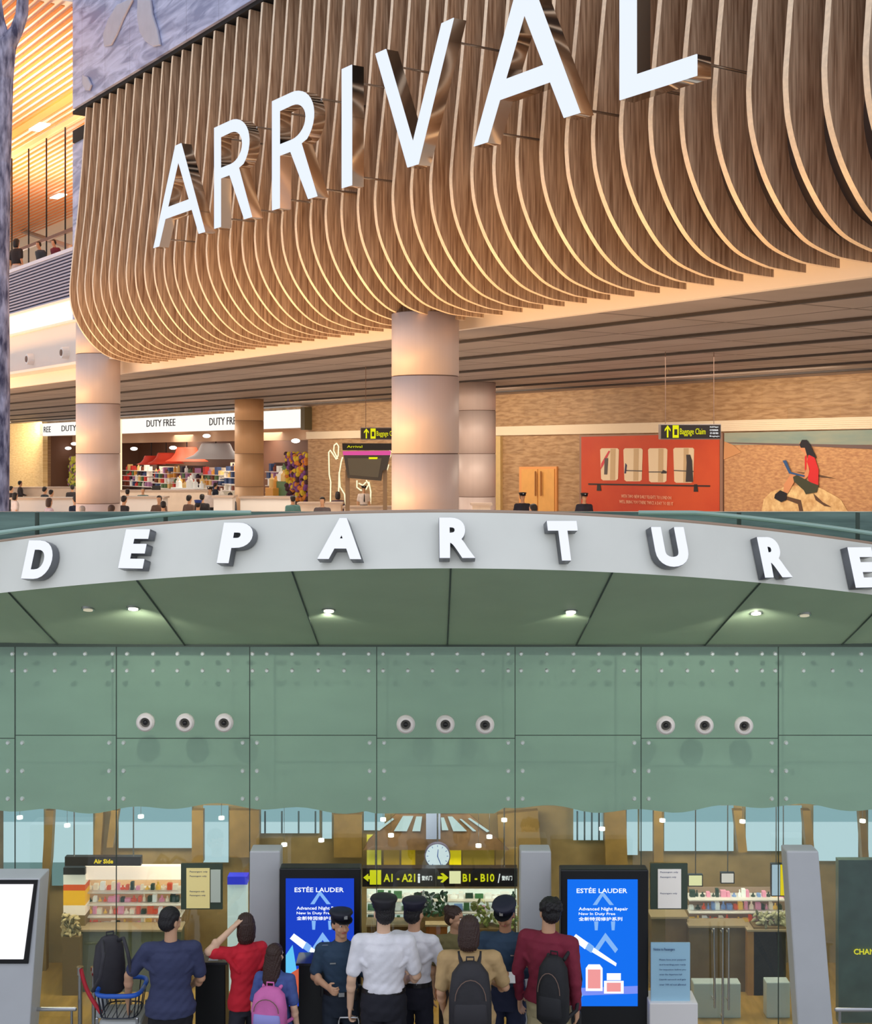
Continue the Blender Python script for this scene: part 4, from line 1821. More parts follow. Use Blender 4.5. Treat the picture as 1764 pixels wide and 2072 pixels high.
for x0, x1, x0b, x1b, lab in ((505, 567, 503, 566, 'tall grey panel behind the woman in red, left of the left screen'), (1053, 1115, 1051, 1118, 'tall grey panel between the gate sign and the right screen'),
                              (1591, 1656, 1619, 1692, 'tall grey panel standing alone at the right')):
    s, b = slab('pylon', lab, 'panel', x0, x1, 1722, 12.7, .22, None, x0b, x1b, 'tall grey panels before the glass')
    obj('casing', b, MATS['grey_panel'], s, bevel=.015)
    b = NB()
    c = DP((x0b + x1b) / 2, 2100, 12.7)
    box(b, (c.x, 12.8, .04), (.42, .3, .08))
    obj('foot', b, MATS['seam_dark'], s)

glow('screen_blue_r', (22, 108, 232), 1.0)
glow('screen_blue_l', (28, 64, 190), 1.0)
glow('scr_white', (236, 244, 255), 1.1)
glow('scr_pale', (128, 176, 236), 1.0)
glow('scr_pink', (232, 150, 150), 1.0)
glow('scr_amber', (196, 92, 66), 1.0)
glow('scr_cyan', (96, 190, 236), 1.0)
glow('scr_violet', (120, 140, 236), 1.0)
for side, (x0, x1, yt_, sx0, sx1, sy0, sy1, blue, D, lab) in {
        'l': (565, 730, 1757, 578, 716, 1778, 2036, 'screen_blue_l', 12.45, 'left'), 'r': (1134, 1312, 1760, 1148, 1290, 1780, 2036, 'screen_blue_r', 12.45, 'right')}.items():
    s, b = slab('advertising_screen', 'tall black advertising screen with a glowing blue picture, %s of the two' % lab, 'screen', x0, x1, yt_, D, .16, None, group='tall advertising screens')
    obj('housing', b, MATS['black_plastic'], s, bevel=.012)
    sc = fl('display', rect(sx0, sy0, sx1, sy1), D - .012, MATS[blue], s, .01)
    w = sx1 - sx0
    h = sy1 - sy0

    def q(u, v):
        return (sx0 + u * w, sy0 + v * h)

    def g_(name, uv, m, k=1, th=.002):
        fl(name, [q(u, v) for u, v in uv], D - .014 - .002 * k, MATS[m], sc, th)

    def tx(t, u0, u1, v, hh, m='scr_white'):
        a = DP(sx0 + u0 * w, sy0 + v * h, D - .02)
        e = DP(sx0 + u1 * w, sy0 + v * h, D - .02)
        bm = text_bm(t, a, (1, 0, 0), (0, 0, 1), e.x - a.x, hh * h / F * D, 0, .003, res=2, bold=.01)
        obj('lettering', bm, MATS[m], sc)
    tx('EST\u00c9E LAUDER', .13, .85, .105, .045)
    tx('Advanced Night Repair', .16, .86, .25, .032)
    tx('New In Duty Free', .16, .68, .285, .026)
    tx('\u5168\u65b0\u7279\u6da6\u4fee\u62a4\u7cfb\u5217', .16, .78, .325, .03)
    g_('chevron', [(.36, .2), (.5, .09), (.66, .2), (.6, .2), (.5, .13), (.42, .2)], 'scr_pale')
    g_('chevron', [(.38, .55), (.54, .42), (.72, .55), (.68, .58), (.54, .48), (.42, .58)], 'scr_pale')
    g_('chevron', [(.38, .33), (.44, .33), (.43, .40), (.39, .40)], 'scr_pale')
    g_('chevron', [(.62, .33), (.68, .33), (.67, .40), (.63, .40)], 'scr_pale')
    g_('glow_band', [(0, .86), (1, .84), (1, .90), (0, .92)], 'scr_violet')
    g_('glow_band', [(0, .60), (.10, .52), (.22, .92), (0, .98)], 'scr_cyan')
    # dropper and bottles
    g_('dropper_bulb', [(.06, .47), (.12, .43), (.30, .50), (.25, .55)], 'scr_white', 2)
    g_('dropper_collar', [(.25, .545), (.30, .495), (.38, .53), (.34, .58)], 'scr_pale', 2)
    g_('dropper_tube', [(.34, .57), (.37, .535), (.70, .66), (.69, .685)], 'scr_white', 2)
    g_('bottle', [(.26, .70), (.30, .67), (.46, .67), (.50, .70), (.50, .88), (.26, .88)], 'scr_white', 2)
    g_('bottle_liquid', [(.29, .71), (.47, .71), (.47, .86), (.29, .86)], 'scr_pink', 3)
    g_('bottle', [(.52, .80), (.80, .80), (.80, .90), (.52, .90)], 'scr_white', 2)
    g_('bottle_liquid', [(.56, .815), (.76, .815), (.76, .885), (.56, .885)], 'scr_pink', 3)
    g_('bottle_cap', [(.56, .74), (.76, .74), (.76, .795), (.56, .795)], 'scr_white', 3)
    if side == 'l':
        g_('bottle', [(.08, .74), (.2, .70), (.2, .94), (.1, .94)], 'scr_amber', 2)
        g_('bottle_cap', [(.22, .60), (.36, .58), (.38, .66), (.22, .66)], 'scr_amber', 2)

# screen stand at the far left, and its sloping edge
s, b = slab('information_kiosk', 'grey kiosk with a white glowing screen at the far left', 'kiosk', -60, 81, 1778, 12.0, .3, None, -60, 50)
obj('casing', b, MATS['grey_panel'], s, bevel=.01)
fl('bezel', [(-60, 1950), (57, 1950), (76, 1781), (-60, 1781)], 11.985, MATS['black_plastic'], s, .02)
fl('display', [(-60, 1941), (47, 1941), (67, 1790), (-60, 1790)], 11.97, glow('kiosk_white', (250, 250, 255), 1.0), s, .012)

# lecterns
for x0, x1, y, D, lab in ((395, 456, 1950, 12.4, 'black lectern right of the man in navy'), (604, 668, 1952, 12.12, 'black lectern before the left advertising screen')):
    s, b = slab('lectern', lab, 'lectern', x0, x1, y, D, .22, None, group='black lecterns')
    obj('body', b, MATS['black_plastic'], s, bevel=.008)
    b = NB()
    a, c = DP(x0 - 5, y, D), DP(x1 + 5, y, D)
    box(b, ((a.x + c.x) / 2, D + .11, a.z + .01), (c.x - a.x, .27, .02))
    obj('top', b, mat('lectern_top', (40, 38, 44), .2), s)
p = DP(432, 1944, 12.45)
b = NB()
box(b, p, (.09, .06, .03))
o = obj('card_reader', b, mat('reader_grey', (150, 150, 160), .4), None, bevel=.006)
tag(o, 'small grey device lying on the lectern beside the man in navy', 'device')

# pale blue notice on a white base
s, b = slab('notice_stand', 'pale blue printed notice on a white base right of the right screen', 'sign', 1314, 1412, 2030, 12.3, .3, None)
obj('base', b, MATS['white_paint'], s, bevel=.01)
fl('board', rect(1317, 1908, 1396, 2030), 12.35, mat('notice_blue', (164, 206, 226), .5), s, .02)
a = DP(1322, 1925, 12.34)
obj('heading', text_bm('Notice to Passengers', a, (1, 0, 0), (0, 0, 1), .19, .03, 0, .003, res=2), mat('ink_blue', (60, 84, 130), .6), s)
for i in range(6):
    a = DP(1334, 1944 + i * 10, 12.34)
    obj('print_line', text_bm(['Please have your passport', 'and boarding pass ready', 'for inspection before you', 'enter the departure hall', 'Liquids aerosols and gels', 'over 100 ml not allowed'][i], a, (1, 0, 0), (0, 0, 1), .235 if i != 3 else .2, .016, 0, .003, res=1), MATS['ink_blue'], s)

# steel rails by the floor
for x0, x1, y, D, lab in ((60, 152, 2042, 12.2, 'low pale steel rail at the left before the glass'), (1692, 1790, 2043, 12.2, 'low steel rail at the right corner')):
    a, c = DP(x0, y, D), DP(x1, y, D)
    s = thing('floor_rail', lab, 'rail', Vector(((a.x + c.x) / 2, D, 0)))
    b = NB()
    capsule(b, a, c, .018, .018, 10)
    obj('bar', b, MATS['steel'], s)
    for xx in (a.x + .03, c.x - .03):
        b = NB()
        cyl(b, (xx, D, 0), (xx, D, a.z), .012, n=10)
        obj('leg', b, MATS['steel'], s)
# door pulls on the glass
for k, px in enumerate((1444, 1462, 1474)):
    s = thing('door_pull', ['long steel door pull on the right glass, left of the three', 'long steel door pull on the right glass, middle of the three', 'long steel door pull on the right glass, right of the three'][k], 'handle', DP(px, 2040, 12.95), 'long steel door pulls')
    b = NB()
    y1 = (2038, 2075, 2042)[k]
    capsule(b, DP(px, 1880, 12.93), DP(px + (2 if k == 0 else 0), y1, 12.93), .011, .011, 10)
    obj('bar', b, MATS['steel'], s)
    for y in (1890, y1 - 15):
        b = NB()
        cyl(b, DP(px, y, 12.93), DP(px, y, 12.93) + Vector((0, .09, 0)), .008, n=8)
        obj('mount', b, MATS['steel'], s)

# ------------------------------------------------------------------ ARRIVALS HALL: what stands in it
random.seed(11)
AW = 15.2


def aw(name, pts, off, m, parent=None, th=.02, **k):
    """flat piece on the back wall of the arrivals hall"""
    b = NB()
    prism(b, [AP(x, y, AW - off) for x, y in pts], VD * th)
    return obj(name, b, m, parent, **k)


def pp(px, py, Y):
    return Vector(((px - HX) / F * Y, Y, CZ + (HY - py) / F * Y))


# ---- shop room
b = NB()
abox(b, t_r - .3, t_l + .3, 21.4, 21.6, FLZ, 1.87)
struct('wall_back', b, mat('shop_brown', (120, 84, 66), .6))
b = NB()
abox(b, t_r - .3, t_r - .05, 15.6, 21.4, FLZ, 1.87)
struct('wall_right', b, MATS['shop_brown'])
b = NB()
abox(b, t_l + .05, t_l + .3, 15.2, 21.4, FLZ, 1.87)
struct('wall_left', b, MATS['shop_brown'])
b = NB()
abox(b, t_r - .3, t_l + .3, 15.2, 21.4, 1.12, 1.2)
struct('ceiling', b, mat('shop_ceiling', (196, 160, 130), .7))
b = NB()
abox(b, t_r - .2, t_l + .2, 17.0, 17.3, .62, 1.12)
struct('trim_16', b, MATS['shop_ceiling'])
sg = thing('shop_sign', 'long white lit fascia reading DUTY FREE above the shop', 'sign', T((t_r + t_l) / 2, 14.9, 1.1))
b = NB()
abox(b, t_r, t_l, 14.9, 15.2, 1.1, 1.87)
obj('light_box', b, glow('sign_box', (255, 250, 240), 1.0), sg)
b = NB()
abox(b, t_r - .35, t_r, 14.85, 15.25, 1.0, 1.95)
obj('end_frame', b, mat('frame_olive', (92, 84, 60), .5), sg)
Rr = -US
for x0, x1, y in ((297, 355, 864), (424, 484, 861), (125, 182, 873), (89, 103, 875)):
    a, c = AP(x0, y, 14.88), AP(x1, y, 14.88)
    hgt = .35
    obj('lettering', text_bm('DUTY FREE' if x0 > 100 else 'REE', a, Rr, (0, 0, 1), (c - a).length, hgt, 0, .02, res=2, N=-VD), mat('ink_dark', (52, 50, 60), .6), sg)
b = NB()
p0 = TD(243.5, 900, 14.85)[0]
abox(b, p0 - .12, p0 + .12, 14.7, 14.9, FLZ, 1.87)
struct('trim_17', b, mat('post_glow', (255, 238, 200), .5, emis=.6))
for i, (x0, x1, y0, y1, c, lab) in enumerate(((403, 470, 897, 929, (190, 190, 194), 'large white bell-shaped lampshade hanging in the duty free shop'), (356, 400, 905, 934, (224, 84, 56), 'largest red bell-shaped lampshade, next to the white one'),
                                             (318, 354, 916, 938, (224, 74, 52), 'middle red bell-shaped lampshade in the shop'), (292, 320, 922, 940, (214, 62, 46), 'smallest red lampshade, leftmost in the shop'))):
    d = 17.6
    top, bot = AP((x0 + x1) / 2, y0, d), AP((x0 + x1) / 2, y1, d)
    r = (AP(x1, y1, d) - AP(x0, y1, d)).length / 2 * .8
    h = top.z - bot.z
    s = thing('pendant_lamp', lab, 'lamp', bot, 'bell-shaped lampshades in the duty free shop')
    b = NB()
    lathe(b, bot, [(r, 0), (r * .98, .03), (r * .72, h * .25), (r * .56, h * .55), (r * .48, h * .9), (r * .44, h), (.05, h)], 28)
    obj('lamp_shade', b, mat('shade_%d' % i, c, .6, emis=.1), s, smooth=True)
    b = NB()
    cyl(b, top, Vector((top.x, top.y, CZ + 1.12)), .03, n=6)
    obj('cord', b, MATS['black_metal'], s)
for k, (px, py) in enumerate(((418, 882), (150, 898), (598, 892), (271, 908), (350, 906), (138, 907), (500, 900))):
    p = AP(px, py, 16.6)
    b = NB()
    ellip(b, p, .2, .2, .1)
    o = obj('shop_spotlight', b, MATS['lamp_white'], smooth=True)
    tag(o, 'small bright spotlight in the duty free shop, ' + ['over the white lampshade', 'just left of the left pale column', 'above the yellow and purple flowers', 'near the left end of the main opening', 'above the middle red lampshade', 'at the far left of the shop', 'behind the brown column'][k], 'lamp', 'spotlights of the duty free shop')
# shelving with goods
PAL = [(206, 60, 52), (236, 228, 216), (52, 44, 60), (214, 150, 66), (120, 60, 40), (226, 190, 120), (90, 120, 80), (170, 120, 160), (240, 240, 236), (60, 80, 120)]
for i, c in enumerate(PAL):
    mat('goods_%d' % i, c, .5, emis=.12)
ORD = ['first', 'second', 'third', 'fourth', 'fifth', 'sixth', 'seventh', 'eighth', 'ninth', 'tenth', 'eleventh', 'twelfth', 'thirteenth', 'fourteenth', 'fifteenth', 'sixteenth', 'seventeenth', 'eighteenth', 'nineteenth', 'twentieth', 'last', 'last', 'last', 'last', 'last']
GN = ['red', 'cream', 'dark purple', 'orange', 'brown', 'straw-yellow', 'green', 'mauve', 'white', 'blue']
units = [(247, 300, 938, 0), (306, 342, 944, 1), (346, 398, 942, 0), (403, 446, 946, 1), (449, 478, 936, 1), (536, 574, 936, 0), (117, 153, 940, 0)]
place = ['left in the opening', 'below smallest red lampshade', 'below largest red lampshade', 'below white lampshade', 'against the brown column', 'right of the brown column', 'in the left bay']
gme = {}
for ui, (x0, x1, y0, light) in enumerate(units):
    d = 19.2
    ta, tb = TD(x1, 950, d)[0], TD(x0, 950, d)[0]
    z1 = TD((x0 + x1) / 2, y0, d)[2]
    s = thing('shelving_unit', 'tall %s shelving unit %s' % ('cream' if light else 'dark', place[ui]), 'shelf', T((ta + tb) / 2, d, FLZ), 'shelving units of the duty free shop')
    b = NB()
    abox(b, ta, tb, d + .5, d + .56, FLZ, z1)
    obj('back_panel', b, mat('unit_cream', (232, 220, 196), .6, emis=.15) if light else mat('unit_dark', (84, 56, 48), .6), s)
    n = 5
    for q in range(n):
        z = -2.3 + (z1 + 2.2) * q / n
        b = NB()
        abox(b, ta, tb, d, d + .5, z - .04, z)
        obj('shelf', b, MATS['white_paint'], s)
        if z < -2.2:
            continue
        t = ta + .2
        cnt = 0
        while t < tb - .2:
            w = random.uniform(.18, .34)
            h = random.uniform(.22, .42)
            key = random.randrange(10)
            b = NB()
            bx_ = random.random() < .5
            if bx_:
                abox(b, t, t + w, d + .1, d + .35, z, z + h)
            else:
                lathe(b, T(t + w / 2, d + .2, z), [(w * .4, 0), (w * .4, h * .6), (w * .15, h * .75), (w * .15, h)], 8)
            o = obj('packaged_goods', b, MATS['goods_%d' % key])
            tag(o, '%s %s %s from right, %s of the unit %s' % (GN[key], 'box' if bx_ else 'bottle', ORD[cnt], ['lowest shelf', 'second shelf', 'third shelf', 'fourth shelf', 'top shelf'][q], place[ui]), 'goods', 'goods on the duty free shelves')
            t += w + random.uniform(.12, .3)
            cnt += 1
# displays of flowers
for lab, x0, x1, y0, y1, d, cols, nn in (('dense display of yellow-green and lilac flowers in the left bay of the shop', 128, 155, 925, 985, 16.6, [(196, 196, 70), (150, 110, 130), (200, 190, 90), (90, 110, 40)], 240),
                                         ('tall display of yellow and purple flowers at the right end of the shop', 581, 622, 918, 1010, 15.9, [(206, 176, 50), (120, 70, 130), (200, 120, 50), (70, 40, 50)], 420)):
    ta, tb = TD(x1, 950, d)[0], TD(x0, 950, d)[0]
    tb = min(tb, t_l - .6)
    ta = max(ta, t_r + .1)
    zt, zb = TD(x0, y0, d)[2], TD(x0, y1, d)[2]
    s = thing('flower_display', lab, 'flowers', T((ta + tb) / 2, d, FLZ))
    b = NB()
    abox(b, ta, tb, d + .3, d + .5, FLZ, zt)
    obj('stand', b, mat('stand_dark', (46, 34, 40), .7), s)
    for ci, c in enumerate(cols):
        b = NB()
        for i in range(nn // len(cols)):
            ellip(b, T(random.uniform(ta, tb), d + random.uniform(-.1, .3), random.uniform(zb, zt)), .11, .08, .11, None, 6)
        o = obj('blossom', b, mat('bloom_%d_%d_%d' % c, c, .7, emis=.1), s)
        o['kind'] = 'stuff'
for lab, x0, x1, y0, d, m in (('central table below the red lampshades', 345, 392, 975, 16.4, 'goods_8'), ('green display right of the brown column', 556, 580, 962, 16.6, 'goods_6'),
                              ('low orange display right of the brown column', 536, 552, 975, 16.3, 'goods_3'), ('low table below the white lampshade', 396, 430, 1000, 16.0, 'goods_1')):
    ta, tb = TD(x1, 950, d)[0], TD(x0, 950, d)[0]
    z = TD((x0 + x1) / 2, y0 + 12, d)[2]
    s = thing('display_table', lab, 'table', T((ta + tb) / 2, d, FLZ), 'display tables of the shop')
    b = NB()
    abox(b, ta, tb, d, d + 1, FLZ, z)
    obj('plinth', b, MATS[m], s, bevel=.03)
    for i in range(16):
        t = ta + .2 + (tb - ta - .4) * (i + random.uniform(.2, .8)) / 16
        dd = d + random.uniform(.1, .9)
        h = random.uniform(.3, .65)
        mk = random.choice([m, 'goods_8', 'goods_5'])
        b = NB()
        lathe(b, T(t, dd, z), [(.13, 0), (.13, h * .6), (.05, h * .75), (.05, h)], 8)
        o = obj('bottle', b, MATS[mk])
        tag(o, '%s bottle %s from right on %s' % (GN[int(mk[-1])], ORD[i], lab), 'bottle', 'bottles on the display tables of the shop')

# ---- door, posters
dr = thing('door_1', 'x', 'x', AP(1088, 1036, AW))
del dr['category']
del dr['label']
dr['kind'] = 'structure'
aw('frame', [(1050, 1100), (1126, 1100), (1126, 944), (1050, 944.5)], .06, mat('door_trim', (226, 158, 92), .5), dr, .1)
aw('leaf', [(1055, 1100), (1087, 1100), (1087, 949), (1055, 949.3)], .09, mat('door_wood', (224, 168, 92), .5, var=.05, vscale=3), dr, .05)
aw('leaf', [(1088.5, 1100), (1121, 1100), (1121, 948.6), (1088.5, 949)], .09, MATS['door_wood'], dr, .05)
for x in (1083, 1094):
    b = NB()
    capsule(b, AP(x, 1002, AW - .15), AP(x, 955, AW - .15), .03, .03, 8)
    obj('handle', b, mat('door_pull_brown', (166, 112, 56), .4), dr)
# orange advertisement with four painted mugs
po = thing('advertising_poster', 'orange-red poster of four painted mugs on a shelf', 'poster', AP(1315, 1036, AW - .1))
aw('frame', [(1172, 1110), (1462, 1110), (1462, 876), (1172, 880.5)], .1, mat('poster_frame', (150, 116, 100), .5), po, .1)
aw('print', [(1176, 1110), (1455, 1110), (1455, 877.5), (1176, 884)], .115, mat('poster_orange', (214, 86, 44), .6, c2=(188, 56, 34), vscale=.35), po, .02)
for i, (x0, x1, y0, y1) in enumerate(((1214, 1252, 907, 972), (1261, 1300, 907, 974), (1311, 1350, 907, 976), (1362, 1404, 906, 977))):
    mg = aw('mug', [(x0 + 2, y1 - 3), (x0 + 6, y1), (x1 - 6, y1), (x1 - 2, y1 - 3), (x1, y0 + 3), (x1 - 3, y0), (x0 + 3, y0), (x0, y0 + 3)], .125, mat('mug_cream', (236, 218, 188), .6), po, .008)
    aw('mug_shade', [(x0 + 20, y1 - 1), (x0 + 30, y1 - 1), (x0 + 31, y0 + 1), (x0 + 21, y0 + 1)], .13, mat('mug_tan', (204, 178, 140), .6), mg, .004)
    if i == 0:
        aw('brush_mark', [(x0 + 1, y1 - 22), (x0 + 6, y1 - 30), (x0 + 20, y0 + 6), (x0 + 17, y0 + 5), (x0 + 2, y1 - 34)], .134, mat('paint_rose', (214, 70, 84), .6), mg, .003)
        aw('figure', [(x0 + 8, y1 - 12), (x0 + 14, y1 - 12), (x0 + 16, y0 + 20), (x0 + 9, y0 + 20)], .137, mat('paint_grey', (90, 84, 84), .6), mg, .003)
    elif i == 1:
        aw('brush_mark', [(x0 + 2, y1 - 16), (x0 + 5, y1 - 16), (x0 + 7, y0 + 34), (x0 + 4, y0 + 30)], .134, mat('paint_ink', (40, 44, 90), .6), mg, .003)
        aw('line', [(x0 + 4, y1 - 23), (x1 - 1, y1 - 22), (x1 - 1, y1 - 20), (x0 + 4, y1 - 21)], .134, MATS['paint_grey'], mg, .003)
    elif i == 2:
        aw('line', [(x0 + 1, y1 - 22), (x1 - 1, y1 - 22), (x1 - 1, y1 - 20), (x0 + 1, y1 - 20)], .134, MATS['paint_grey'], mg, .003)
        aw('boat', [(x0 + 26, y1 - 18), (x1 - 2, y1 - 18), (x1 - 3, y1 - 23), (x0 + 30, y1 - 25)], .137, mat('paint_dark', (54, 50, 56), .6), mg, .003)
    else:
        aw('line', [(x0 + 1, y1 - 26), (x1 - 1, y1 - 24), (x1 - 1, y1 - 22), (x0 + 1, y1 - 24)], .134, MATS['paint_grey'], mg, .003)
        aw('figure', [(x0 + 25, y1 - 2), (x1 - 2, y1 - 2), (x1 - 4, y0 + 26), (x1 - 8, y0 + 14), (x0 + 26, y0 + 14), (x0 + 27, y0 + 30)], .137, MATS['paint_dark'], mg, .003)
sh = aw('shelf', [(1190, 978), (1436, 982), (1436, 985), (1190, 981)], .13, mat('poster_black', (30, 24, 28), .5), po, .01)
for x in (1208, 1404):
    aw('bracket', [(x, 980), (x + 6, 980), (x + 8, 993 + (x > 1300) * 2), (x - 1, 993 + (x > 1300) * 2)], .13, MATS['poster_black'], po, .01)
for y, t, xa, xb in ((1007, 'WITH TWO NEW DAILY FLIGHTS TO LONDON', 1257, 1358), (1018, "WE'LL BRING YOU THERE TWICE A DAY TO SEE IT", 1253, 1362)):
    a, c = AP(xa, y, AW - .135), AP(xb, y, AW - .135)
    obj('lettering', text_bm(t, a, Rr, (0, 0, 1), (c - a).length, .10, 0, .008, res=1, N=-VD), mat('poster_text', (244, 190, 160), .6), po)

# desert advertisement with the woman and her laptop
pd = thing('advertising_poster', 'desert poster of a woman in a red top with a laptop on a rock', 'poster', AP(1640, 1036, AW - .1))
aw('print', [(1465, 1110), (1830, 1110), (1830, 868), (1465, 876)], .1, mat('sand', (212, 166, 120), .7, c2=(178, 128, 92), vscale=7, stretch=(1, 1, 3)), pd, .05)
aw('sky', [(1465, 900), (1830, 900), (1830, 868), (1465, 876)], .11, mat('sky_print', (120, 150, 150), .7, c2=(156, 164, 150), vscale=.6, stretch=(1, 1, 6)), pd, .01)
aw('sea', [(1465, 897), (1640, 903), (1830, 912), (1830, 902), (1465, 895)], .115, mat('sea_print', (110, 92, 92), .7), pd, .01)
aw('far_dune', [(1464, 930), (1500, 915), (1482, 900), (1465, 893)], .117, mat('dune', (206, 150, 104), .7), pd, .01)
aw('shadow_print', [(1612, 955), (1640, 957), (1690, 968), (1662, 966)], .117, mat('sand_dark', (96, 70, 54), .7), pd, .008)
aw('rock', [(1536, 1060), (1545, 1010), (1560, 995), (1590, 984), (1640, 980), (1665, 990), (1700, 1010), (1730, 1060)], .12, mat('rock_print', (244, 216, 160), .7, c2=(206, 160, 108), vscale=5), pd, .008)
aw('rock_shadow', [(1590, 1004), (1620, 1012), (1626, 1040), (1618, 1040), (1614, 1020), (1588, 1010)], .128, MATS['sand_dark'], pd, .004)
aw('rock_shadow', [(1645, 998), (1664, 1016), (1682, 1026), (1668, 1024), (1650, 1012)], .128, MATS['sand_dark'], pd, .004)
wo_ = aw('woman', [(1618, 895), (1628, 892), (1634, 900), (1632, 918), (1638, 960), (1628, 970), (1608, 966), (1598, 960), (1600, 955), (1626, 960), (1631, 952), (1630, 930), (1627, 916), (1620, 912), (1617, 903)], .132, mat('skin_print', (216, 150, 108), .7), pd, .004)
aw('hair_print', [(1617, 900), (1622, 890), (1632, 890), (1638, 898), (1652, 926), (1642, 926), (1632, 920), (1628, 906), (1620, 906)], .138, mat('hair_print', (26, 26, 38), .7), wo_, .004)
aw('red_top', [(1632, 934), (1636, 920), (1648, 926), (1656, 950), (1655, 982), (1638, 980), (1634, 966), (1638, 950)], .14, mat('red_print', (214, 40, 48), .7), wo_, .004)
aw('red_top', [(1628, 924), (1632, 920), (1631, 950), (1628, 952)], .14, MATS['red_print'], wo_, .004)
aw('shorts', [(1604, 965), (1612, 961), (1640, 976), (1656, 982), (1652, 996), (1630, 1000), (1626, 992), (1606, 974)], .142, mat('shorts_print', (62, 66, 50), .7), wo_, .004)
aw('leg', [(1598, 962), (1606, 962), (1606, 976), (1594, 998), (1584, 998), (1586, 980)], .138, MATS['skin_print'], wo_, .004)
aw('shoe', [(1566, 1008), (1568, 1000), (1578, 992), (1592, 998), (1590, 1012), (1580, 1016)], .144, MATS['hair_print'], wo_, .004)
aw('laptop', [(1583, 932), (1590, 931), (1600, 955), (1628, 962), (1626, 965), (1596, 958)], .146, mat('laptop_print', (40, 84, 140), .6), wo_, .004)

# ---- hanging signs
for k, (x0, x1, y0, y1, Y, lab) in enumerate(((1336, 1459, 858, 889, 27, 'black Baggage Claim sign hanging before the posters'), (729, 832, 865, 890, 31.5, 'black Baggage Claim sign half hidden by the large middle column'))):
    a, c = pp(x0, y1, Y), pp(x1, y0, Y)
    w, h = c.x - a.x, c.z - a.z
    s = thing('hanging_sign', lab, 'sign', Vector(((a.x + c.x) / 2, Y, a.z)), 'hanging Baggage Claim signs')
    b = NB()
    box(b, ((a.x + c.x) / 2, Y + .13, (a.z + c.z) / 2), (w, .24, h))
    obj('casing', b, mat('sign_casing', (120, 112, 112), .4), s, bevel=.01)
    b = NB()
    box(b, ((a.x + c.x) / 2, Y + .01, (a.z + c.z) / 2), (w - .03, .02, h - .04))
    obj('face', b, MATS['sign_black'], s)
    ay = Y - .002

    def U_(u, v):
        return Vector((a.x + w * u, ay, a.z + h * v))
    b = NB()
    prism(b, [U_(.105, .12), U_(.13, .12), U_(.13, .7), U_(.165, .52), U_(.165, .66), U_(.1175, .92), U_(.07, .66), U_(.07, .52), U_(.105, .7)], (0, -.01, 0))
    obj('arrow', b, MATS['sign_yellow'], s)
    b = NB()
    prism(b, [U_(.2, .1), U_(.3, .1), U_(.3, .92), U_(.2, .92)], (0, -.01, 0))
    ic = obj('pictogram', b, MATS['sign_yellow'], s)
    b = NB()
    prism(b, [U_(.225, .28) + Vector((0, -.012, 0)), U_(.275, .28) + Vector((0, -.012, 0)), U_(.275, .66) + Vector((0, -.012, 0)), U_(.225, .66) + Vector((0, -.012, 0))], (0, -.006, 0))
    obj('suitcase', b, MATS['sign_black'], ic)
    obj('lettering', text_bm('Baggage Claim', U_(.32, .2), (1, 0, 0), (0, 0, 1), w * .42, h * .52, 0, .01, res=2), MATS['sign_yellow'], s)
    for i, t in enumerate(('Ambil Bagasi', '\u884c\u674e\u63d0\u53d6\u5904', '\u624b\u8377\u7269', 'Bagage')):
        obj('lettering', text_bm(t, U_(.81, .74 - i * .2), (1, 0, 0), (0, 0, 1), w * (.14 if i < 3 else .16), h * .12, 0, .01, res=1), MATS['sign_white'], s)
    for u in (.1, .9):
        b = NB()
        q = U_(u, 1)
        cyl(b, (q.x, Y + .13, q.z), (q.x, Y + .13, CZ + 2.0), .007, n=6)
        obj('wire', b, MATS['joint_dark'], s)

# ---- flight board on two posts
Y = 41
s = thing('flight_information_board', 'dark flight information board on two posts with a pink strip, left of the large column', 'screen', pp(740, 1036, Y) * 1.0)
s.location.z = FLZ + CZ
OFFS[s.name] = s.location.copy()
def fb_(name, pts, m, off=0, th=.1, par=None, **k):
    b = NB()
    prism(b, [pp(x, y, Y - off) for x, y in pts], (0, th, 0))
    return obj(name, b, m, par or s, **k)
fb_('header', [(692, 897), (798, 897), (795, 911), (693, 911)], MATS['black_metal'], 0, .5)
fb_('strip', [(693, 913), (790, 912), (789, 921), (694, 921)], glow('strip_pink', (214, 84, 150), 1.0), .02, .4)
scn = fb_('screen', [(695, 921), (789, 920), (782, 950), (774, 952), (771, 973), (703, 967)], mat('screen_dark', (44, 46, 50), .25), 0, .45)
fb_('table', [(703, 927), (772, 927), (765, 966), (707, 961)], mat('screen_text', (96, 92, 78), .4), .03, .02, scn)
fb_('highlight', [(746, 925), (764, 925), (763, 929), (746, 929)], MATS['sign_yellow'], .05, .02, scn)
obj('lettering', text_bm('Arrival', pp(702, 906, Y - .05), (1, 0, 0), (0, 0, 1), .45, .07, 0, .02, res=1), MATS['sign_yellow'], s)
for x in (703, 779):
    b = NB()
    q = pp(x, 950, Y + .3)
    box(b, (q.x, q.y, (q.z + CZ + FLZ) / 2), (.12, .16, q.z - CZ - FLZ))
    obj('post', b, mat('post_bronze', (150, 124, 96), .5), s)

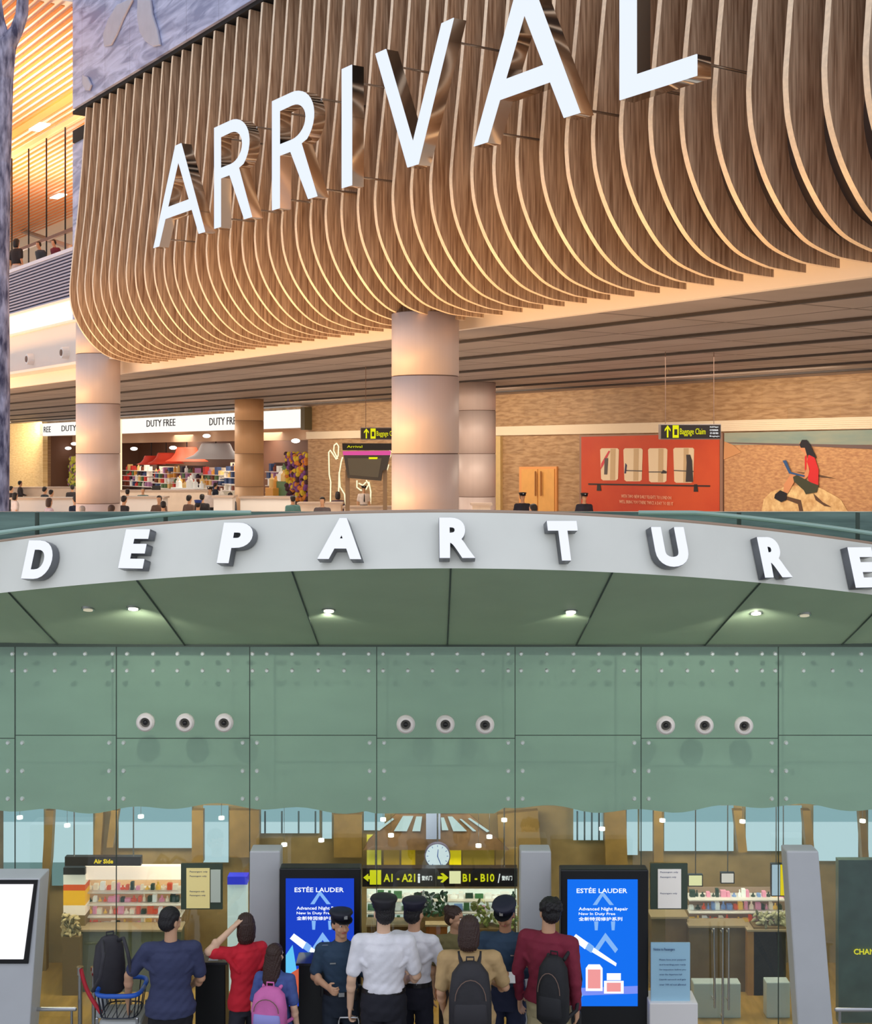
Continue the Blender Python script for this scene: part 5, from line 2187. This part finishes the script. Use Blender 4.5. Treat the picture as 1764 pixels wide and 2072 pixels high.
# ---- glowing outline figures on the wall
for lab, lines in (('glowing white outline of a standing figure left of the flight board', [[(668, 1030), (669, 975), (666, 960), (665, 915), (668, 911), (673, 918), (680, 929), (684, 922), (685, 903), (681, 897), (676, 901), (675, 912), (683, 928)], [(684, 1030), (686, 960), (690, 935), (693, 925)], [(700, 1034), (697, 1000), (688, 985), (686, 955)]]),
                   ('glowing white outline of a figure below the flight board', [[(722, 972), (722, 986), (730, 992), (740, 990), (746, 980), (741, 972)], [(746, 975), (750, 995), (749, 1020)], [(726, 978), (734, 982), (740, 976)]]),
                   ('glowing white outline of a figure right of the flight board', [[(785, 930), (790, 922), (789, 912), (794, 915)], [(781, 1030), (782, 990), (780, 960), (786, 940)]])):
    s = thing('neon_figure', lab, 'wall light', AP(lines[0][0][0], 1036, AW - .06), 'glowing outline figures')
    for L in lines:
        b = NB()
        tube(b, [AP(x, y, AW - .07) for x, y in L], .028, 6)
        obj('tube', b, glow('neon', (255, 244, 200), 1.1), s)

# ---- desks and low walls
for x0, x1, y, Y, dep, m, lab in ((22, 152, 988, 62, 1.0, 'stone_cream', 'long beige low wall behind the queue at the far left'), (22, 152, 1010, 47, .8, 'white_paint', 'white counter in front of the low wall at the far left'),
                                  (244, 420, 994, 58, 1.0, 'stone_cream', 'long beige low wall in front of the duty free shop'), (238, 330, 1008, 46, .8, 'white_paint', 'white counter left of the brown column'),
                                  (432, 470, 1006, 45, .8, 'white_paint', 'short white counter below the white lampshade'), (486, 592, 1008, 46, .9, 'white_paint', 'white counter at the foot of the brown column'),
                                  (604, 690, 1020, 43, .7, 'stone_cream', 'beige counter left of the flight board'), (696, 792, 1028, 42, .7, 'stone_cream', 'beige counter under the flight board'), (956, 992, 1022, 35.5, .4, 'stone_cream', 'small beige counter right of the large middle column')):
    a, c = pp(x0, y, Y), pp(x1, y, Y)
    s = thing('counter', lab, 'counter', Vector(((a.x + c.x) / 2, Y, FLZ + CZ)))
    b = NB()
    box(b, ((a.x + c.x) / 2, Y + dep / 2, (a.z + FLZ + CZ) / 2), (c.x - a.x, dep, a.z - FLZ - CZ))
    obj('body', b, MATS[m], s)
    b = NB()
    box(b, ((a.x + c.x) / 2, Y + dep / 2, a.z + .02), (c.x - a.x + .1, dep + .12, .06))
    obj('top', b, mat('counter_top', (190, 170, 156), .3), s)
s = thing('monitor', 'black monitor standing on the low wall in the shop opening', 'screen', pp(316, 996, 58.4))
b = NB()
box(b, pp(316, 989, 58.4), (.36, .06, .26))
obj('display', b, MATS['black_plastic'], s)
b = NB()
box(b, pp(316, 995, 58.4), (.1, .1, .1))
obj('stand', b, MATS['black_plastic'], s)

# ---- travellers and staff
CROWD = [(23, 984, 'dark', (44, 40, 44), 'person in dark coat nearest the tree at the far left'), (41, 973, 'dark', (52, 44, 44), 'person in dark top standing farthest back at the far left'),
         (31, 997, 'whiteish', (226, 216, 214), 'woman in white shirt with a dark handbag near the tree'), (91, 985, 'teal_dark', (44, 54, 62), 'man in dark jacket left of the left pale column'),
         (104, 991, 'grey_l', (150, 140, 136), 'person in grey with folded arms beside the man in the dark jacket'), (100, 1008, 'pinkish', (196, 176, 186), 'person in pale pink top in front of the folded-arms couple'),
         (146, 981, 'dark', (40, 44, 54), 'person in black suit just left of the left column'), (152, 1004, 'navy_d', (30, 42, 66), 'person in navy touching the left column edge'),
         (166, 1024, 'grey_m', (120, 112, 110), 'grey-haired person in front of the left column'), (226, 1022, 'brownish', (120, 84, 66), 'brown-haired person by the right foot of the left column'),
         (258, 990, 'greybrown', (96, 84, 80), 'man in grey-brown coat right of the left column'), (246, 1003, 'dark', (50, 42, 46), 'man in dark jacket leaning right of the left column'),
         (289, 987, 'teal', (52, 90, 92), 'person in teal top at the low wall of the shop'), (322, 1003, 'brown', (110, 84, 70), 'man in brown checked shirt below the black monitor'), (331, 1014, 'brown_d', (70, 54, 46), 'dark-haired person in front of the brown checked shirt'),
         (383, 1002, 'brown_w', (104, 84, 74), 'man in brown jacket left of the blue cap'), (399, 1013, 'black2', (40, 40, 56), 'person with a bright blue cap'), (409, 1000, 'dark', (36, 42, 56), 'man in dark suit right of the blue cap'),
         (425, 986, 'whiteish', (226, 220, 214), 'officer in white shirt and dark cap before the shop'), (436, 977, 'navy_d', (36, 40, 60), 'man in navy jacket behind the officer in white shirt'), (466, 997, 'greyd', (70, 72, 76), 'man in dark grey left of the brown column'),
         (592, 1003, 'teal_l', (92, 140, 140), 'person in light teal shirt below the flower display'), (652, 1006, 'greysuit', (96, 88, 92), 'man in grey suit left of the flight board'), (683, 995, 'plum', (70, 54, 66), 'woman in dark plum top below the flight board'),
         (736, 984, 'whiteish', (230, 226, 214), 'officer in white shirt and black cap under the flight board'), (943, 995, 'black2', (36, 40, 50), 'man in black suit right of the large middle column'),
         (1057, 998, 'black2', (34, 36, 46), 'officer in black uniform and cap before the wooden door'), (1078, 1020, 'plum', (96, 60, 66), 'dark-haired person beside the officer at the door'), (1182, 999, 'black2', (30, 34, 44), 'officer in black uniform and cap at the corner of the mug poster')]
for i, (px, ytop, tn, tc, lab) in enumerate(CROWD):
    H = random.choice((1.66, 1.7, 1.74)) if px < 1000 else 1.8
    front = px in (425, 736, 943, 1057, 1182, 289, 652, 322)
    Yd = F * (-FLZ - H) / (ytop - HY)
    loc = Vector(((px - HX) / F * Yd, Yd, FLZ + CZ))
    capc = (24, 24, 30) if px in (425, 736, 1057, 1182) else (30, 60, 140) if px == 399 else None
    kw = {}
    if px == 104:
        kw = dict(eL=(.26, -.05, 1.15), hL=(-.05, -.22, 1.18), eR=(-.26, -.05, 1.15), hR=(.05, -.2, 1.2))
    if px in (289, 322, 652, 41):
        kw = dict(eL=(.25, -.05, 1.14), hL=(.1, -.25, 1.1), eR=(-.25, -.05, 1.14), hR=(-.1, -.25, 1.1))
    person(lab, loc, (random.uniform(-.3, .3) if front else PI + random.uniform(-1.2, 1.2)), H, tn, tc, 'long' if tn != 'whiteish' else 'short', (34, 34, 42), hairm='hair_grey' if px == 166 else 'hair_brown' if px in (226, 100) else 'hair_black',
           hair='bob' if px in (31, 100, 683) else 'short', cap=capc, voxel=.03, tie=(20, 20, 26) if px in (736, 943, 1057, 1182) else None, lean=.15 if px in (246, 399, 331) else 0, **kw)
for px, ytop, tn, tc, lab in ((34, 474, 'dark', (50, 46, 56), 'woman in dark top and pale skirt standing at the gallery rail'), (86, 489, 'greyd2', (60, 66, 74), 'person in dark grey leaning on the gallery rail'), (116, 485, 'maroon2', (110, 34, 50), 'person in maroon leaning on the gallery rail')):
    p = AP(px, ytop, .9)
    H = p.z - CZ - 4.95
    person(lab, Vector((p.x, p.y, CZ + 4.95)), -.6 if px > 50 else 2.6, max(1.3, min(2.0, H)), tn, tc, 'long' if px > 50 else 'short', (190, 186, 190), hair='short' if px > 50 else 'bob', voxel=.035, lean=.25 if px > 50 else 0, skirt=px < 50)

# ------------------------------------------------------------------ DEPARTURES: behind the glass
random.seed(5)
mat('gate_yellow', (232, 226, 60), .5)
s = thing('gate_sign', 'long black gate sign reading A1 - A21 and B1 - B10 above the entrance', 'sign', DP(885, 1794, 14.3))
fl('face', rect(733, 1757, 1047, 1794), 14.3, MATS['sign_black'], s, .12)


def gs(name, pts, m):
    fl(name, pts, 14.29, m, s, .008)


def gt(t, x0, x1, y, h, m, bold=.02):
    a, c = DP(x0, y, 14.288), DP(x1, y, 14.288)
    obj('lettering', text_bm(t, a, (1, 0, 0), (0, 0, 1), c.x - a.x, h / F * 14.3, 0, .008, res=2, bold=bold), m, s)


gs('arrow', [(735, 1776), (745, 1768), (745, 1773), (756, 1773), (756, 1779), (745, 1779), (745, 1784)], MATS['sign_yellow'])
gs('pictogram', rect(748, 1761, 771, 1790), MATS['sign_yellow'])
gt('A1 - A21', 776, 840, 1784, 16, MATS['sign_yellow'])
gt('i', 845, 850, 1786, 18, MATS['sign_white'])
gt('\u767b\u673a\u95e8', 853, 874, 1781, 9, MATS['sign_white'], .01)
gs('divider', rect(881, 1758, 882.5, 1793), MATS['steel'])
gs('arrow', [(907, 1776), (896, 1767), (891, 1768), (897, 1773.5), (885, 1773.5), (885, 1779), (897, 1779), (891, 1785), (896, 1786)], MATS['sign_yellow'])
gs('pictogram', rect(909, 1763, 932, 1788), glow('sign_cream', (250, 244, 190), 1.0))
gt('B1 - B10', 936, 1000, 1784, 16, MATS['sign_yellow'])
gt('/', 1007, 1012, 1786, 18, MATS['sign_white'])
gt('\u767b\u673a\u95e8', 1015, 1036, 1781, 9, MATS['sign_white'], .01)
for px in (760, 1020):
    b = NB()
    q = DP(px, 1757, 14.36)
    cyl(b, q, Vector((q.x, q.y, 3.84)), .008, n=6)
    obj('hanger', b, MATS['steel'], s)
s = thing('clock', 'round white clock with blue hands above the gate sign', 'clock', DP(885, 1758, 14.5))
c = DP(885, 1732, 14.5)
b = NB()
cyl(b, c + Vector((0, .04, .1)), Vector((c.x, c.y + .04, 3.84)), .01, n=8)
obj('hanger', b, MATS['steel'], s)
b = NB()
cyl(b, c, c + Vector((0, .06, 0)), .135, n=40)
obj('rim', b, mat('clock_rim', (90, 84, 110), .4), s)
b = NB()
cyl(b, c + Vector((0, -.004, 0)), c + Vector((0, .01, 0)), .124, n=40)
f_ = obj('clock_face', b, glow('clock_white', (226, 238, 246), 1.0), s)
b = NB()
for i in range(12):
    a = i * PI / 6
    box(b, c + Vector((math.sin(a) * .105, -.006, math.cos(a) * .105)), (.006, .004, .018), Matrix.Rotation(a, 3, 'Y'))
obj('hour_marks', b, mat('clock_blue', (70, 100, 170), .4), f_)
for L, a in ((.1, 2.75), (.07, .1)):
    b = NB()
    capsule(b, c + Vector((0, -.01, 0)), c + Vector((math.sin(a) * L, -.01, math.cos(a) * L)), .006, .004, 6)
    obj('hand', b, MATS['clock_blue'], f_)

# fan of pale ceiling strips and yellow panels over the entrance
s = thing('ceiling_strips', 'fan of pale lit strips in the brown ceiling above the clock', 'ceiling lights', DP(875, 1690, 14.6))
fl('canopy', [(745, 1700), (800, 1648), (950, 1648), (1015, 1705), (1030, 1720), (735, 1720)], 14.75, mat('canopy_brown', (112, 84, 56), .6, var=.2, vscale=14), s, .04)
for pts in ([(797, 1658), (767, 1681), (763, 1679), (794, 1656)], [(815, 1652), (836, 1652), (823, 1682), (797, 1682)], [(842, 1653), (854, 1653), (850, 1682), (834, 1682)],
            [(892, 1655), (898, 1655), (907, 1680), (894, 1680)], [(906, 1653), (915, 1653), (944, 1682), (917, 1682)], [(930, 1658), (934, 1658), (963, 1682), (957, 1682)], [(947, 1657), (951, 1656), (990, 1682), (985, 1684)]):
    fl('strip', pts, 14.72, glow('strip_sky', (206, 226, 226), 1.0), s, .02)
b_ = fl('banner', [(861, 1270), (891, 1270), (891, 1698), (862, 1698)], 14.6, mat('banner_blue', (130, 142, 176), .6), None, .03)
tag(b_, 'grey-blue hanging banner above the clock', 'banner')
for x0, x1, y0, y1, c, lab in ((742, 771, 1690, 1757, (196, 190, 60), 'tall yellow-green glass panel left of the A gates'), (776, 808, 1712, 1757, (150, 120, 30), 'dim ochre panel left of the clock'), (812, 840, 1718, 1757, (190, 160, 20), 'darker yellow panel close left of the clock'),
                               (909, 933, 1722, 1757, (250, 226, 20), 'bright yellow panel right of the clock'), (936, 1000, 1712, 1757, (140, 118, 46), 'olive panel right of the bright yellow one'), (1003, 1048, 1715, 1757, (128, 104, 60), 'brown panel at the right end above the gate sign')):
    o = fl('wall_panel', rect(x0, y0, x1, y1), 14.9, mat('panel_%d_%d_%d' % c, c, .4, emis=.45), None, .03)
    tag(o, lab, 'panel')

# goods and displays
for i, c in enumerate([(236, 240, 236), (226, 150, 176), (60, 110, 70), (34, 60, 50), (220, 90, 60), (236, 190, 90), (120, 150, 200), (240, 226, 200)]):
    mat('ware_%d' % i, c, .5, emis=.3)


WN = ['white', 'pink', 'green', 'dark green', 'orange-red', 'yellow', 'pale blue', 'cream']


def shop(lab, x0, x1, y0, y1, rows, D, pal, back, n, glab, gg, wr=(5, 11)):
    s = thing('shop_shelf', lab, 'shelf', DP((x0 + x1) / 2, y1, D + .2))
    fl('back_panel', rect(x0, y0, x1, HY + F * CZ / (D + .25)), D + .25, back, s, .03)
    hgt = (y1 - y0) / rows
    for r in range(rows):
        yb2 = y0 + hgt * (r + 1)
        a, c = DP(x0, yb2, D), DP(x1, yb2, D)
        b = NB()
        box(b, ((a.x + c.x) / 2, D + .12, a.z - .005), (c.x - a.x, .24, .012))
        obj('shelf', b, MATS['white_paint'], s)
        x = x0 + 2
        cnt = 0
        while x < x1 - 6:
            w = random.uniform(*wr)
            h = random.uniform(.45, .85) * hgt
            k = random.choice(pal)
            a, c = DP(x, yb2 - 1, D + .1), DP(min(x + w, x1), yb2 - 1 - h, D + .1)
            b = NB()
            bx_ = random.random() < .6
            if bx_:
                box(b, ((a.x + c.x) / 2, D + .12, (a.z + c.z) / 2), (c.x - a.x, .06, c.z - a.z))
            else:
                r_ = (c.x - a.x) / 2
                H_ = c.z - a.z
                lathe(b, ((a.x + c.x) / 2, D + .12, a.z), [(r_, 0), (r_, H_ * .6), (r_ * .4, H_ * .75), (r_ * .4, H_)], 10)
            o = obj('packaged_goods', b, MATS['ware_%d' % k])
            tag(o, '%s %s %s from left, %s, %s' % (WN[k], 'box' if bx_ else 'bottle', ORD[cnt], ['top shelf', 'second shelf', 'third shelf', 'lowest shelf'][r], glab), 'goods', gg)
            x += w + random.uniform(1, 5)
            cnt += 1


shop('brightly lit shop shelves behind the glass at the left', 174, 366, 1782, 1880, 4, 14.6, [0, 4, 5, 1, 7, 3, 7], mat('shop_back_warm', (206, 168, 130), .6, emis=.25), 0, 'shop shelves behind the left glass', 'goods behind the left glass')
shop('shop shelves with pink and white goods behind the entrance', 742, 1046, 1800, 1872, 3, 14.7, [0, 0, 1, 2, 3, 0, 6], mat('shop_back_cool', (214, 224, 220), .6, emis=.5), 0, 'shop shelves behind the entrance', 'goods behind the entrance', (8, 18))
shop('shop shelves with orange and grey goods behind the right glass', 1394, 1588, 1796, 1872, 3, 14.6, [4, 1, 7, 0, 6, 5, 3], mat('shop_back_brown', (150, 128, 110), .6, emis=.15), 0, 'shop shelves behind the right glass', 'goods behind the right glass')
o = fl('lit_fascia', rect(172, 1753, 368, 1780), 14.55, mat('fascia_pink', (250, 224, 206), .5, emis=.75), None, .08)
tag(o, 'pale pink lit fascia over the left shop shelves', 'panel')
s = thing('shop_sign', 'black sign with yellow words hanging in the left shop', 'sign', DP(208, 1752, 14.4))
fl('face', rect(131, 1734, 285, 1752), 14.4, MATS['sign_black'], s, .08)
for px in (150, 270):
    b = NB()
    q = DP(px, 1734, 14.44)
    cyl(b, q, Vector((q.x, q.y, 3.84)), .008, n=6)
    obj('hanger', b, MATS['steel'], s)
obj('lettering', text_bm('Air Side', DP(190, 1747, 14.385), (1, 0, 0), (0, 0, 1), .2, .045, 0, .008, res=2, bold=.02), glow('amber', (250, 214, 20), 1.0), s)
s = thing('promotion_stand', 'orange and yellow promotion stand at the left edge of the left shop', 'stand', DP(150, 1949, 14.6))
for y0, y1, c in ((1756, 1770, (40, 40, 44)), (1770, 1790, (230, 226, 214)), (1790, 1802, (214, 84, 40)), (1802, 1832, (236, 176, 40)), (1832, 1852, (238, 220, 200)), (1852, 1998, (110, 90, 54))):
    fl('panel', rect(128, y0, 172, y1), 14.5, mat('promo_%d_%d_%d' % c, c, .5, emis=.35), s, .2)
for side, (x0, x1, y0, y1, c, lab) in enumerate(((366, 450, 1748, 1840, (240, 222, 150), 'dark frame with yellow printed notices behind the left glass'), (1316, 1391, 1748, 1840, (240, 234, 226), 'dark frame with a white printed notice above the pale blue notice'))):
    s = thing('notice_board', lab, 'notice board', DP((x0 + x1) / 2, y1, 12.95), 'notice boards on the glass')
    fl('frame', rect(x0, y0, x1, y1), 12.99, mat('frame_green', (70, 84, 70), .5), s, .028)
    if side == 0:
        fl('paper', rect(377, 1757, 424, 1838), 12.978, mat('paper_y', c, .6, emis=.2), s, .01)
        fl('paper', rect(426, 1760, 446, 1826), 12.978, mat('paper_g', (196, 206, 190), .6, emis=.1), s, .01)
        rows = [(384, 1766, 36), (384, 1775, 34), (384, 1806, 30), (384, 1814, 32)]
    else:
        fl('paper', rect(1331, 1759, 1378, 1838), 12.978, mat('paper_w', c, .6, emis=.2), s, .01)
        rows = [(1336, 1767, 36), (1336, 1777, 32), (1336, 1810, 34)]
    for x, y, w in rows:
        obj('print_line', text_bm('Passengers only', DP(x, y, 12.976), (1, 0, 0), (0, 0, 1), w / F * 12.9, .018, 0, .002, res=1), MATS['ink_blue'], s)
s = thing('cosmetics_display', 'blue-topped white display left of the grey panel by the woman in red', 'display', DP(478, 1949, 14.4))
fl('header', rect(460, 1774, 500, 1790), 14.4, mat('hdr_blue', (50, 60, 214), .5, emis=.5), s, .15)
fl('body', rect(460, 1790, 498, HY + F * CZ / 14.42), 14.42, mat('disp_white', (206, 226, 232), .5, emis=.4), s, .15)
# planting seen behind the entrance
for lab, x0, x1, y0, y1, c1, c2 in (('dark green plants with white flowers behind the white-shirted men', 842, 905, 1806, 1856, (34, 74, 50), (236, 240, 240)), ('pale bushy plants by the left shop counter', 126, 162, 1852, 1896, (196, 176, 130), (90, 84, 60)), ('leafy plants with pale flowers behind the police officer', 955, 1045, 1822, 1880, (120, 130, 70), (214, 214, 170)),
                                    ('pale flower bushes near the top of the right counter', 1525, 1590, 1846, 1876, (180, 176, 140), (100, 100, 80))):
    s = thing('planter', lab, 'plants', DP((x0 + x1) / 2, 1949, 14.3))
    a, c = DP(x0, y1, 14.3), DP(x1, y1, 14.3)
    b = NB()
    box(b, ((a.x + c.x) / 2, 14.4, a.z / 2), (c.x - a.x, .2, a.z))
    obj('trough', b, mat('trough', (120, 96, 60), .6), s)
    for ci, cc in enumerate((c1, c2)):
        b = NB()
        for i in range(70 if ci == 0 else 26):
            p = DP(random.uniform(x0, x1), random.uniform(y0, y1 + 2), 14.3 + random.uniform(0, .2))
            M3 = Matrix.Rotation(random.uniform(0, 6), 3, 'Y')
            ellip(b, p, .035, .02, .014, M3, 6)
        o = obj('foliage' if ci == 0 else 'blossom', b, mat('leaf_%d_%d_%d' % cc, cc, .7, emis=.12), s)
        o['kind'] = 'stuff'
# counters behind the glass
for x0, x1, y0, y1, D, c, lab in ((128, 366, 1884, 1949, 14.4, (96, 104, 84), 'long olive glass counter in the left shop'), (742, 860, 1874, 1952, 14.45, (120, 92, 52), 'brown counter behind the two white shirts'), (862, 905, 1874, 1972, 14.2, (168, 96, 40), 'reddish wooden counter front between the white shirt and the tan top'),
                                  (1394, 1510, 1876, 1952, 14.4, (110, 92, 66), 'dark brown counter behind the steel door pulls'), (1512, 1590, 1884, 1952, 14.3, (176, 128, 70), 'light wooden counter left of the right grey panel'), (1318, 1390, 1858, 1952, 14.5, (120, 96, 66), 'brown counter behind the pale blue notice')):
    a, c_ = DP(x0, y0, D), DP(x1, y0, D)
    s = thing('shop_counter', lab, 'counter', Vector(((a.x + c_.x) / 2, D, 0)))
    b = NB()
    box(b, ((a.x + c_.x) / 2, D + .1, a.z / 2), (c_.x - a.x, .2, a.z))
    obj('body', b, mat('ctr_%d_%d_%d' % c, c, .4, var=.12, vscale=7), s)
    b = NB()
    box(b, ((a.x + c_.x) / 2, D + .1, a.z + .01), (c_.x - a.x + .02, .24, .02))
    obj('top', b, mat('ctr_top', (170, 150, 120), .3), s)
# screens and coloured boards of the right shop
for x0, x1, y0, y1, c, lab in ((1394, 1420, 1772, 1792, (244, 236, 180), 'small lit screen at the left of the right shop'), (1460, 1484, 1768, 1786, (226, 214, 206), 'small lit screen in the middle of the right shop'),
                               (1562, 1578, 1750, 1812, (176, 196, 214), 'tall pale blue and pink board beside the right grey panel'), (1579, 1590, 1750, 1812, (244, 214, 20), 'narrow yellow board touching the right grey panel')):
    s = thing('lit_sign', lab, 'screen', DP((x0 + x1) / 2, y1, 14.3))
    fl('casing', rect(x0 - 2, y0 - 2, x1 + 2, y1 + 2), 14.3, MATS['black_plastic'], s, .05)
    b = NB()
    q = DP((x0 + x1) / 2, y0 - 2, 14.33)
    cyl(b, q, Vector((q.x, q.y, 3.84)), .006, n=6)
    obj('hanger', b, MATS['steel'], s)
    fl('display', rect(x0, y0, x1, y1), 14.29, glow('lit_%d_%d_%d' % c, c, 1.0), s, .008)
for x0, x1, y0, lab in ((1404, 1500, 1992, 'pale low barrier unit behind the door pulls'), (1552, 1600, 1990, 'pale low barrier unit left of the right grey panel')):
    a, c_ = DP(x0, y0, 13.7), DP(x1, y0, 13.7)
    b = NB()
    box(b, ((a.x + c_.x) / 2, 13.8, a.z / 2), (c_.x - a.x, .15, a.z))
    o = obj('low_barrier', b, mat('barrier_pale', (196, 206, 206), .3), None, bevel=.01)
    tag(o, lab, 'barrier')
s = thing('directional_panel', 'dark teal standing panel with yellow lettering at the right edge', 'sign', DP(1750, 1949, 13.6))
s.location.z = 0
OFFS[s.name] = s.location.copy()
b = NB()
a, c_ = DP(1697, 1741, 13.6), DP(1860, 1741, 13.6)
box(b, ((a.x + c_.x) / 2, 13.66, a.z / 2), (c_.x - a.x, .1, a.z))
obj('panel', b, mat('panel_teal', (74, 96, 92), .3, var=.25, vscale=4), s)
obj('lettering', text_bm('CHANGI', DP(1727, 1931, 13.59), (1, 0, 0), (0, 0, 1), .28, .055, 0, .01, res=2, bold=.01), glow('amber2', (226, 214, 30), 1.0), s)

for px, py, w in ((40, 1657, 'at the far left, before the first pale reflection'), (136, 1673, 'before the second pale reflection from the left'), (285, 1655, 'before the wide pale reflection at the left'), (448, 1658, 'right of the reflected post over the yellow notices'),
                  (575, 1712, 'above the left advertising screen'), (650, 1703, 'upper right of the left advertising screen'), (775, 1661, 'left of the fan of ceiling strips, topmost'), (791, 1693, 'left of the clock under the ceiling strips'),
                  (1020, 1662, 'right of the fan of ceiling strips'), (990, 1696, 'right of the clock under the ceiling strips'), (968, 1714, 'above the B gates of the gate sign'), (1218, 1680, 'above the right advertising screen'),
                  (1340, 1663, 'over the white printed notice'), (1502, 1665, 'before the wide pale reflection at the right'), (1745, 1664, 'at the far right, above the dark teal panel')):
    p = DP(px, py, 14.1)
    s = thing('spotlight', 'tiny bright spotlight seen through the glass ' + w, 'lamp', p, 'spotlights seen through the departures glass')
    b = NB()
    cyl(b, p, p + Vector((0, 0, .03)), .03, .03, 12)
    obj('lens', b, MATS['lamp_white'], s)
    b = NB()
    cyl(b, p + Vector((0, 0, .03)), Vector((p.x, p.y, 3.84)), .0025, n=6)
    obj('rod', b, MATS['steel'], s)
